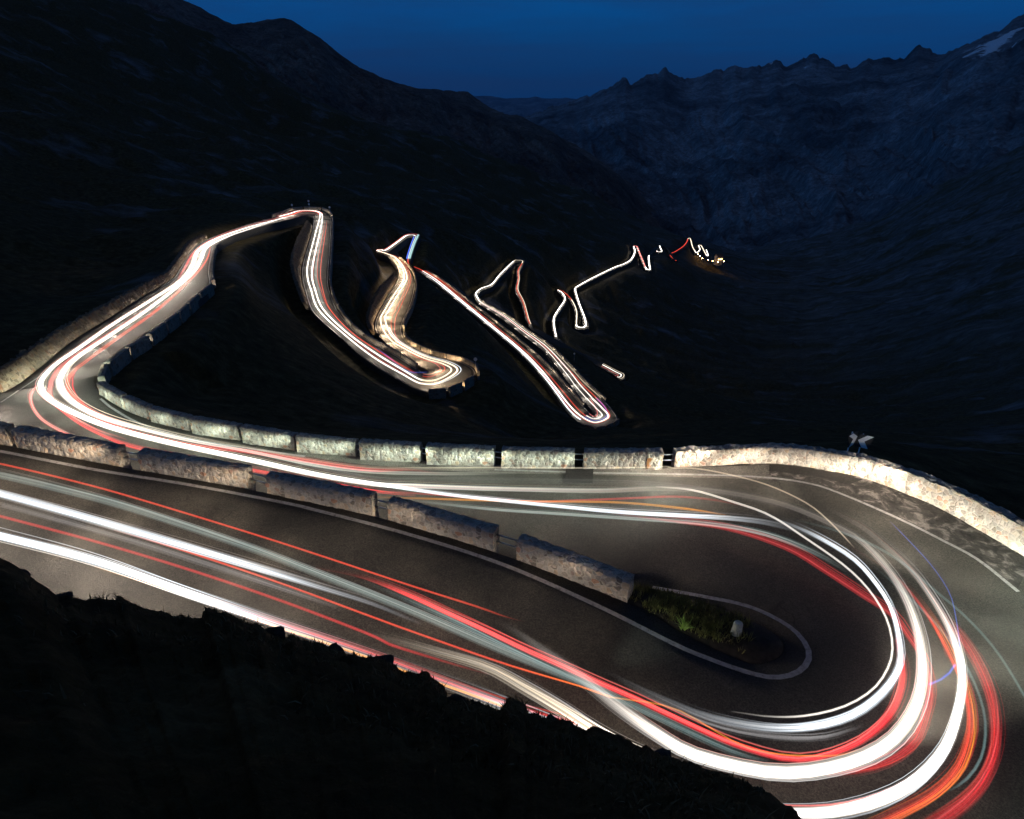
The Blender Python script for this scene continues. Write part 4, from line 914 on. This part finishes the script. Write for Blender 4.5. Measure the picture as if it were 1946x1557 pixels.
def snow_f(A, Tt, x, y):
    d = np.degrees(A)
    def patch(px, py, w, h, sl):
        a, t = polar(px, py); u = (A-a)/w; v = (Tt-t-(A-a)*sl)/h
        return np.exp(-(u*u+v*v))
    return .52*(patch(1905, 75, .035, .006, .55)+patch(1880, 98, .012, .008, .7)+patch(1940, 85, .03, .006, .5)+.5*patch(1850, 95, .05, .004, .5)+.5*patch(1470, 122, .008, .004, .5)+.35*patch(1520, 135, .012, .005, 0)+.35*patch(1610, 140, .01, .003, 0)+.4*patch(1820, 210, .015, .008, .3))
mountain('mountain_range', SKY_R, ([rad(-15), rad(5), rad(12), rad(25), rad(40), rad(70)], [-.12, -.2, -.26, -.2, -.08, -.05]), 1450, 5200, 880, 2800, 640, M_MTN, 120, 900, 61, .85, snow_f, .0065)
SKY_D = [(600, 230), (850, 190), (912, 182), (935, 183), (960, 188), (1000, 186), (1020, 184), (1045, 188), (1080, 186), (1104, 190), (1130, 187), (1200, 195), (1400, 215)]
mountain('distant_mountains', SKY_D, ([rad(-30), rad(30)], [-.03, -.03]), 12000, 19000, 600, 1400, 240, M_MTN, 150, 3000, 77, .9, None, .0012)
SKY_L = [(-900, -500), (-100, -220), (150, -110), (350, 0), (395, 22), (430, 42), (445, 50), (470, 44), (500, 38), (540, 32), (560, 42), (590, 60), (620, 82), (640, 98), (680, 126), (720, 145), (760, 160), (790, 168), (830, 169), (868, 175), (890, 176), (905, 186), (930, 203), (960, 217), (980, 219), (1000, 226), (1040, 246), (1080, 268), (1120, 290), (1200, 350), (1270, 400), (1330, 470), (1420, 560)]
mountain('mountain_flank', SKY_L, ([rad(-60), rad(-20), rad(0), rad(20)], [.15, .02, -.14, -.3]), 1250, 2300, -900, 1420, 520, M_MTN_L, 45, 420, 91, .9, None, .002)

# ------------------------------------------------------------------ island, grass, plant, marker stone
def island():
    s0, s1 = 7, TAG['LOOP']+.4; n = 26; a = [ribbon(s0+(s1-s0)*k/n, -1) for k in range(n+1)]
    t0, t1 = TAG['B0']+.3, TAG['LOOP']+.4; b = [ribbon(t0+(t1-t0)*k/n, -1) for k in range(n+1)]
    V = []; m = 12
    for k in range(n+1):
        for j in range(m+1):
            w = j/m; p = a[k]*(1-w)+b[k]*w
            bump = .22*math.sin(w*math.pi)*math.sin(min(1, (n-k)/8)*math.pi/2)
            V.append((p[0], p[1], p[2]-.03+bump+.05*(random.random()-.5)*(0 < j < m)))
    struct(mesh_obj('ground_island', np.array(V), grid_faces(n+1, m+1), M_SOIL, smooth=True)); return a, b
ia, ib = island()
def isl(k, w):
    k = min(max(k, 0), 25.99); i = int(k); f = k-i
    p = (ia[i]*(1-f)+ia[i+1]*f)*(1-w)+(ib[i]*(1-f)+ib[i+1]*f)*w
    return np.array((p[0], p[1], p[2]-.03+.22*math.sin(w*math.pi)*math.sin(min(1, (26-k)/8)*math.pi/2)))
def blades(name, pts, hmin, hmax, wd, m, lean=.35):
    V, Fc = [], []
    for p in pts:
        h = random.uniform(hmin, hmax); a = random.uniform(0, 6.28); lx, ly = random.gauss(0, lean)*h, random.gauss(0, lean)*h
        c, s = math.cos(a)*wd, math.sin(a)*wd; b = len(V)
        V += [(p[0]-c, p[1]-s, p[2]-.02), (p[0]+c, p[1]+s, p[2]-.02), (p[0]+c*.7+lx*.4, p[1]+s*.7+ly*.4, p[2]+h*.6), (p[0]-c*.7+lx*.4, p[1]-s*.7+ly*.4, p[2]+h*.6), (p[0]+lx, p[1]+ly, p[2]+h)]
        Fc += [(b, b+1, b+2, b+3), (b+3, b+2, b+4)]
    return mesh_obj(name, V, Fc, m)
pts = []
for _ in range(330):
    k, w = random.uniform(0, 15.5)*random.uniform(.7, 1), random.uniform(.12, .92)
    c = isl(k, w)
    for _ in range(random.randint(6, 16)): pts.append(c+np.array((random.gauss(0, .07), random.gauss(0, .07), 0)))
g = blades('grass', pts, .08, .28, .012, M_GRASS); struct(g, 'stuff'); tag(g, 'rough dark grass covering the island between the two roads', 'grass')
pc = P(1302, 1190, .25)
pl = blades('leafy_plant', [(pc.x+random.gauss(0, .05), pc.y+random.gauss(0, .05), .12) for _ in range(60)], .2, .45, .022, M_PLANT, .55)
tag(pl, 'bright green spiky plant in the grassy island', 'plant')
for (x, y, s, lab) in [(1246, 1162, .8, 'low dull green clump of weeds beside the darkest wall block'), (1345, 1196, .7, 'yellowish clump of weeds between the green plant and the marker stone'), (1378, 1216, .6, 'small yellow clump of weeds at the foot of the marker stone'), (1270, 1172, .7, 'pale flowering clump of weeds left of the bright green plant')]:
    q = P(x, y, .15)
    tag(blades('weed_clump', [(q.x+random.gauss(0, .14*s), q.y+random.gauss(0, .14*s), .06) for _ in range(70)], .1, .32*s+.08, .018, M_GRASS if s > .65 else M_GRASS_DRY, .5), lab, 'plant', 'weeds on the island')
def lathe_post(name, prof, K, m, loc, label, cat, sq=1.0):
    V, Fc = [], []
    for (r, z) in prof:
        for j in range(K):
            a = 2*math.pi*j/K; V.append((r*math.cos(a)*(1+.05*math.sin(3*a+z*5)), r*sq*math.sin(a), z))
    n = len(prof)
    for i in range(n-1):
        for j in range(K): Fc.append((i*K+j, i*K+(j+1) % K, (i+1)*K+(j+1) % K, (i+1)*K+j))
    Fc.append(tuple((n-1)*K+j for j in range(K)))
    o = mesh_obj(name, V, Fc, m, smooth=True); o.location = loc; return tag(o, label, cat)
ms = P(1398, 1208, .12)
lathe_post('marker_stone', [(.18, -.15), (.175, .1), (.155, .3), (.145, .48), (.125, .535), (.10, .55), (0.01, .552)], 20, M_MARK, ms, 'short pale rounded marker stone at the end of the grassy island', 'marker stone', .8)
# ------------------------------------------------------------------ chevron sign behind the long wall
def sign():
    base = P(1611, 853, .35); base = CAM + (base-CAM)*1.0
    e = empty('chevron_sign', base, 'black and white chevron boards on a short post behind the long curved wall', 'road sign')
    rx = V3(1, -.08, 0)
    def post(x, h, y=0):
        K = 10; V = [(x+.03*math.cos(2*math.pi*j/K), y+.03*math.sin(2*math.pi*j/K), z) for z in (-.6, h) for j in range(K)]
        mesh_obj('post', V, [(j, (j+1) % K, K+(j+1) % K, K+j) for j in range(K)]+[tuple(range(K, 2*K))], M_WHITE, e, True)
    post(.02, .9); post(.62, .75, .1)
    def board(cx, cz, w, h, rz, flip, tilt):
        b = bpy.data.objects.new('board', None)
        V = [(-w/2, 0, -h/2), (w/2, 0, -h/2), (w/2, 0, h/2), (-w/2, 0, h/2)]; V = V + [(x, .03, z) for x, y, z in V]
        o = mesh_obj('board', V, [(0, 1, 2, 3), (7, 6, 5, 4), (0, 4, 5, 1), (1, 5, 6, 2), (2, 6, 7, 3), (3, 7, 4, 0)], M_BLACK, e)
        o.location = (cx, -.06, cz); o.rotation_euler = (0, tilt, rz)
        s = -1 if flip else 1; a = w*.46; c = h*.5; t = w*.46
        pts = [(-a*s, 0), (s*(-a+t), c), (s*(-a+2*t), c), (s*(-a+t), 0), (s*(-a+2*t), -c), (s*(-a+t), -c)]
        V = [(x, -.008, z) for x, z in pts] + [(x, -.002, z) for x, z in pts]; n = 6
        fr = [(0, 1, 2, 3), (0, 3, 4, 5)] if s < 0 else [(3, 2, 1, 0), (5, 4, 3, 0)]
        mesh_obj('chevron', V, fr+[(k, (k+1) % n, n+(k+1) % n, n+k) for k in range(n)], M_WHITE, o)
    board(.1, .55, .62, .68, rad(28), True, rad(-16)); board(.66, .42, .66, .66, rad(-8), False, rad(12))
sign()
# small reflector posts and signs round the small hairpin
def road_post(x, y, z, h, label, disc):
    p = P(x, y, z); e = empty('signpost', p, label, 'signpost', 'small posts by the upper-left hairpin'); K = 8
    V = [(.05*math.cos(2*math.pi*j/K), .05*math.sin(2*math.pi*j/K), q) for q in (-.8, h) for j in range(K)]
    mesh_obj('post', V, [(j, (j+1) % K, K+(j+1) % K, K+j) for j in range(K)]+[tuple(range(K, 2*K))], M_METAL, e, True)
    for q in disc:
        V = [(.3*math.cos(2*math.pi*j/14), y_, q+.3*math.sin(2*math.pi*j/14)) for y_ in (-.1, -.06) for j in range(14)]
        mesh_obj('sign_disc', V, [tuple(range(14)), tuple(range(27, 13, -1))]+[(j, 14+j, 14+(j+1) % 14, (j+1) % 14) for j in range(14)], M_WHITE, e)
road_post(588, 395, -13.9, 2.2, 'tall twin-disc signpost above the small hairpin at upper left', [1.1, 2.0])
road_post(556, 398, -13.6, 1.5, 'signpost left of the twin-disc one at the small hairpin', [1.3])
road_post(627.5, 402.5, -14.5, 1.5, 'signpost at the right corner of the small hairpin', [1.3])
road_post(904, 699, -23.6, 1.7, 'lone signpost at the tip of the golden hairpin', [1.5])
road_post(1091, 684, -58.5, 2.4, 'lone signpost beside the road back from the lowest near hairpin', [2.1])
# ------------------------------------------------------------------ stones on the edge of the bank and out on the slope
def rock(name, loc, s, label, group, seed, blocky=.5):
    bm = bmesh.new(); bmesh.ops.create_icosphere(bm, subdivisions=3, radius=1)
    r = random.Random(seed); ax = [Vector((r.gauss(0, 1), r.gauss(0, 1), r.gauss(0, 1))).normalized() for _ in range(11)]; hh = [r.uniform(.38, .85) for _ in ax]
    for v in bm.verts:
        d = v.co.normalized(); k = 1.0
        for a, h in zip(ax, hh):
            c = d.dot(a)
            if c > 1e-3: k = min(k, h/c)
        v.co = d*k*(1+.05*math.sin(9*d.x+seed)*math.cos(7*d.y))
    me = bpy.data.meshes.new(name); bm.to_mesh(me); bm.free(); me.materials.append(M_ROCK)
    o = bpy.data.objects.new(name, me); COL.objects.link(o); o.location = loc; o.scale = s; o.rotation_euler = (r.uniform(-.3, .3), r.uniform(-.3, .3), r.uniform(0, 6.28))
    return tag(o, label, 'rock', group)
RK = [(20, 1094, .3, .2), (120, 1132, .25, .12), (405, 1172, .3, .35), (520, 1205, .35, .25), (630, 1236, .3, .2), (720, 1262, .35, .22), (800, 1288, .3, .25), (862, 1340, .3, .25), (905, 1346, .3, .2), (981, 1352, .24, .26), (1050, 1374, .3, .2), (1140, 1400, .3, .22), (1200, 1422, .3, .22), (1260, 1448, .3, .2), (1340, 1476, .3, .22), (1440, 1514, .26, .22)]
rl = ['jagged dark rock at the left edge of the frame on the bank', 'flat dark rock on the bank near the left edge', 'dark rock jutting up from the bank edge below the brightest white streak', 'low dark rock on the bank edge where the orange streak begins', 'small dark rock on the bank edge under the orange streak', 'dark rock where the bank edge first covers the orange streak', 'dark rock just left of the notch in the bank edge', 'dark rock in the notch of the bank edge', 'flat rock right of the notch in the bank edge', 'square dark rock standing up beside the notch', 'low rock right of the square one on the bank edge', 'dark rock where the broad beige streak meets the bank', 'dark rock right of the beige streak on the bank edge', 'dark rock on the bank edge left of the orange glints', 'dark rock on the bank edge under the thickest white streak', 'last dark rock of the bank edge before the bottom of the frame']
for k, ((x, y, s, hgt), lab) in enumerate(zip(RK, rl)):
    a, t = polar(x, y); r = float(np.interp(a, azs, re))*.985
    p = (math.sin(a)*r, math.cos(a)*r); z = CAMZ+t*r
    rock('rock', (p[0], p[1], z-hgt*.45), (s*.8, s*.7, hgt*.8), lab, 'rocks along the edge of the dark bank', 100+k)
# grass on the bank (too many to count)
pts = []
for _ in range(5200):
    a = rad(random.uniform(-58, 45)); rr = float(np.interp(a, azs, re)); r = rr*random.uniform(.2, 1.0)**.7
    x, y = math.sin(a)*r, math.cos(a)*r
    if vnoise(np.array([x*1.1]), np.array([y*1.1]), 3)[0] < .42: continue
    pts.append((x, y, ground_z(x, y)))
g = blades('grass', pts, .03, .09, .008, M_GRASS_DRY, .6); struct(g, 'stuff'); tag(g, 'thin dark alpine grass on the bank in front', 'grass')
pts = []
for _ in range(900):
    k = random.uniform(0, len(dwl)-2.01); i = int(k); p = dwl[i].lerp(dwl[i+1], k-i); q = p + (p-V3(6, 15, 0)).normalized()*random.uniform(.5, .75)
    for _ in range(2): pts.append((q.x+random.gauss(0, .05), q.y+random.gauss(0, .05), p.z+.45+random.random()*.3))
# ------------------------------------------------------------------ thin evening haze over the whole valley
hm = bpy.data.materials.new('haze'); hm.use_nodes = True; hn = hm.node_tree; hn.nodes.clear(); ho = hn.nodes.new('ShaderNodeOutputMaterial')
pv = hn.nodes.new('ShaderNodeVolumePrincipled'); pv.inputs['Color'].default_value = (.45, .7, 1, 1); pv.inputs['Density'].default_value = 2.2e-5; pv.inputs['Anisotropy'].default_value = 0
hn.links.new(pv.outputs[0], ho.inputs['Volume'])
x0, x1, y0, y1, z0, z1 = -22000, 22000, -5000, 26000, -2600, 3200
hv = [(x, y, z) for z in (z0, z1) for x, y in ((x0, y0), (x1, y0), (x1, y1), (x0, y1))]
struct(mesh_obj('haze', hv, [(3, 2, 1, 0), (4, 5, 6, 7), (0, 1, 5, 4), (1, 2, 6, 5), (2, 3, 7, 6), (3, 0, 4, 7)], hm), 'stuff')
# ------------------------------------------------------------------ village at the valley head
def lamp(x, y, z, h, label):
    p = P(x, y, z); base = p - V3(0, 0, h)
    e = empty('street_lamp', base, label, 'street lamp', 'street lamps of the far village'); K = 6
    V = [(.12*math.cos(2*math.pi*j/K), .12*math.sin(2*math.pi*j/K), q) for q in (-2, h) for j in range(K)]
    mesh_obj('pole', V, [(j, (j+1) % K, K+(j+1) % K, K+j) for j in range(K)], M_METAL, e)
    bm = bmesh.new(); bmesh.ops.create_icosphere(bm, subdivisions=2, radius=.45); me = bpy.data.meshes.new('lamp_head'); bm.to_mesh(me); bm.free(); me.materials.append(M_LAMP)
    o = bpy.data.objects.new('lamp_head', me); COL.objects.link(o); o.parent = e; o.location = (0, 0, h+.4); o.scale = (1, 1, .8)
for x, y, z, lab in [(1326, 484, -171, 'topmost village street lamp, under the zigzag streak'), (1330, 487.5, -172, 'second village street lamp down the row'), (1335, 491.5, -173, 'third village street lamp down the row'), (1346, 494.5, -174, 'fourth village street lamp, alone in the row'), (1354, 497, -175, 'brightest street lamp left of the village house'), (1364, 499, -175.5, 'street lamp in front of the village house'), (1376, 497.5, -175, 'street lamp right of the village house')]:
    lamp(x, y, z, 5, lab)
def house():
    p = P(1365, 495, -176); e = empty('village_house', p, 'lamp-lit house with pitched roof beside the farthest lights', 'house', None, rad(25))
    w, d, h, rh = 9, 7, 5.5, 3.2
    V = [(-w/2, -d/2, -6), (w/2, -d/2, -6), (w/2, d/2, -6), (-w/2, d/2, -6), (-w/2, -d/2, h), (w/2, -d/2, h), (w/2, d/2, h), (-w/2, d/2, h), (-w/2, 0, h+rh), (w/2, 0, h+rh)]
    mesh_obj('wall', V, [(0, 1, 5, 4), (2, 3, 7, 6), (1, 2, 6, 9, 5), (3, 0, 4, 8, 7)], M_PLASTER, e)
    o = .5; R = []
    for y0, y1 in ((-d/2-o, 0), (d/2+o, 0)):
        for x in (-w/2-o, w/2+o):
            for (yy, zz) in ((y0, h-o*.8), (y1, h+rh)):
                R += [(x, yy, zz+.05), (x, yy, zz+.3)]
    f = []
    for b in (0, 8): f += [(b+1, b+3, b+7, b+5), (b, b+4, b+6, b+2), (b, b+1, b+5, b+4), (b, b+2, b+3, b+1), (b+4, b+5, b+7, b+6)]
    mesh_obj('roof', R, f, M_ROOF, e)
    for x in (-2.8, 0, 2.8):
        V = [(x-.6, -d/2-.06, 1.2), (x+.6, -d/2-.06, 1.2), (x+.6, -d/2-.06, 3), (x-.6, -d/2-.06, 3)]; V += [(a, b+.05, c) for a, b, c in V]
        mesh_obj('window', V, [(0, 1, 2, 3), (0, 4, 5, 1), (2, 6, 7, 3), (1, 5, 6, 2), (3, 7, 4, 0)], M_WIN, e)
house()

# ------------------------------------------------------------------ spots added at car height, for passed cars' headlamps, to light road and walls
def headlamp_fill(a, b, power, size=80, blend=.6, col=(1, .93, .82), flat=1):
    a, b = Vector(a), Vector(b); l = bpy.data.lights.new('headlamp_fill', 'SPOT'); l.energy = power; l.spot_size = rad(size); l.spot_blend = blend; l.shadow_soft_size = .25; l.color = col
    o = bpy.data.objects.new('headlamp_fill', l); COL.objects.link(o); o.location = a
    o.rotation_euler = (b-a).to_track_quat('-Z', 'Y').to_euler(); o.scale = (1, flat, 1)      # dipped beam: wide, with a low cut-off
def hl(px, py, tx, ty, power, size=70, th=.3, col=(1, .93, .82)):
    hit.__defaults__[1][0] = None; a = hit(px, py, .75); hit.__defaults__[1][0] = None; b = hit(tx, ty); b.z += th; headlamp_fill(a, b, power, size, .7, col)
hl(1760, 1330, 1930, 1040, 4200, 55, .5); hl(1700, 1420, 1950, 1066, 3800, 55, .5); hl(1650, 1060, 1780, 955, 900, 70, .4); hl(1120, 1265, 1300, 1185, 200, 40, .2, (.85, 1, .9))  # hand-placed spots added to brighten the loop wall and the island
def lamp_run(s0, s1, step, power, vs, look, col, size=76):
    # added fill spots every few metres, for the headlamps of cars that passed
    if isinstance(s0, str): s0 = TAG[s0]
    if isinstance(s1, str): s1 = TAG[s1]
    n = int((s1-s0)*20); S_ = np.linspace(s0, s1, n); C = np.array([ribbon(q, 0) for q in S_]); d = np.r_[0, np.cumsum(np.linalg.norm(np.diff(C, axis=0), axis=1))]
    q, i = step/2, 0
    while q < d[-1]:
        s = np.interp(q, d, S_); v = vs[i % len(vs)]; fw = 1 if v > 0 else -1      # right lane drives on, left lane comes back
        a = ribbon(s, v); t = ribbon(min(max(s+.15, 0), NS-1), v)-ribbon(max(s-.15, 0), v); t = t/np.linalg.norm(t)*fw
        headlamp_fill(a+np.array((0, 0, .75+.1*(i % 3))), a+t*look+np.array((0, 0, .8-look*.2)), float(np.interp(q/d[-1], np.linspace(0, 1, len(power)), power)), 100, 1.0, col, .2); q += step*(1+.3*math.sin(i*2.4)); i += 1
WARM, COOL = (1, .88, .74), (.82, 1, .86)
lamp_run(.5, TAG['LOOP']-2, 1.1, (2900, 1700, 480, 230), (.35, -.45, .75, -.15, .1, -.75), 12, (1, .82, .64))
lamp_run(TAG['LOOP']-2, TAG['LOOP']+1.5, 1.0, (650, 1800, 2300), (.35, .1, .7, .5, .8, .9), 12, (.86, 1, .88))
lamp_run(TAG['LOOP']+1.5, TAG['B0']+.5, 1.0, (1500, 1800, 1500), (.35, .1, .7, .5, .8, .9), 12, WARM)
lamp_run('B0', 'TURN', 1.3, (900, 1250, 1300), (.45, .75, .6), 12, COOL)
lamp_run('B0', 'TURN', 2.6, (350, 900, 900), (-.25, -.5), 10, (1, .78, .62))
lamp_run(TAG['TURN']-1, 'HP1', 2.5, (1500, 1300), (.4, -.4), 14, WARM)
lamp_run('HP1', 'HP2', 3.5, (1500, 1500), (.3, -.3), 14, WARM)
lamp_run('HP2', TAG['E2']-1, 3.5, (4800, 4800), (.4, -.4), 14, (1, .72, .45))
lamp_run('G0', 'I0', 6, (2600, 2600), (.4, -.4), 16, WARM)
lamp_run('I0', 'J1', 4, (900, 900), (.2, -.2), 16, WARM)
lamp_run('K0', 'N1', 5, (1100, 2200), (.2, -.2), 18, WARM)
lamp_run(TAG['J2']+.1, 'J3', 3, (1500, 1500), (.2, -.4), 12, WARM)

# ------------------------------------------------------------------ dusk sky and the last light
w = bpy.data.worlds.new('World'); sc.world = w; w.use_nodes = True
nt = w.node_tree; nt.nodes.clear(); out = nt.nodes.new('ShaderNodeOutputWorld')
sky = nd(nt, 'ShaderNodeTexSky', sky_type='NISHITA', sun_disc=False, sun_elevation=rad(-4), sun_rotation=rad(200), altitude=2000, air_density=1, dust_density=.5, ozone_density=3)
tc = nt.nodes.new('ShaderNodeTexCoord'); sx = nt.nodes.new('ShaderNodeSeparateXYZ'); nt.links.new(tc.outputs['Generated'], sx.inputs[0])
bg1 = nd(nt, 'ShaderNodeBackground', i={'Strength': .015}); nt.links.new(sky.outputs[0], bg1.inputs['Color'])
mpz = nd(nt, 'ShaderNodeMapping'); mpz.inputs['Scale'].default_value = (1.2, 1.2, 14); nt.links.new(tc.outputs['Generated'], mpz.inputs[0])
cl = noise(nt, 1.6, 6, .6, mpz.outputs[0], .3)
base = ramp(nt, [(0, (.004, .034, .125)), (.03, (.0035, .037, .135)), (.09, (.002, .072, .25)), (.15, (.0001, .115, .41)), (.3, (.002, .06, .19)), (.55, (.018, .034, .072)), (1, (.034, .038, .056))], sx.outputs['Z'])
base = mixc(nt, ramp(nt, [(.42, (0, 0, 0)), (.7, (.6, .6, .6))], cl), base, (.012, .034, .105))
bg2 = nd(nt, 'ShaderNodeBackground', i={'Strength': 1.0}); nt.links.new(base, bg2.inputs['Color'])
ad = nt.nodes.new('ShaderNodeAddShader'); nt.links.new(bg1.outputs[0], ad.inputs[0]); nt.links.new(bg2.outputs[0], ad.inputs[1]); nt.links.new(ad.outputs[0], out.inputs[0])
sun = bpy.data.lights.new('sun', 'SUN'); sun.energy = .30; sun.angle = rad(10); sun.color = (.07, .34, 1)
so = bpy.data.objects.new('sun', sun); COL.objects.link(so); so.rotation_euler = Vector((.78, .5, -.36)).to_track_quat('-Z', 'Y').to_euler()

sc.view_settings.view_transform = 'Standard'; sc.view_settings.look = 'None'; sc.view_settings.exposure = 0; sc.view_settings.gamma = 1
cy = sc.cycles
cy.max_bounces = 5; cy.diffuse_bounces = 2; cy.glossy_bounces = 2; cy.transparent_max_bounces = 48; cy.use_light_tree = True
cy.sample_clamp_indirect = 4; cy.use_denoising = True; cy.caustics_reflective = False; cy.caustics_refractive = False
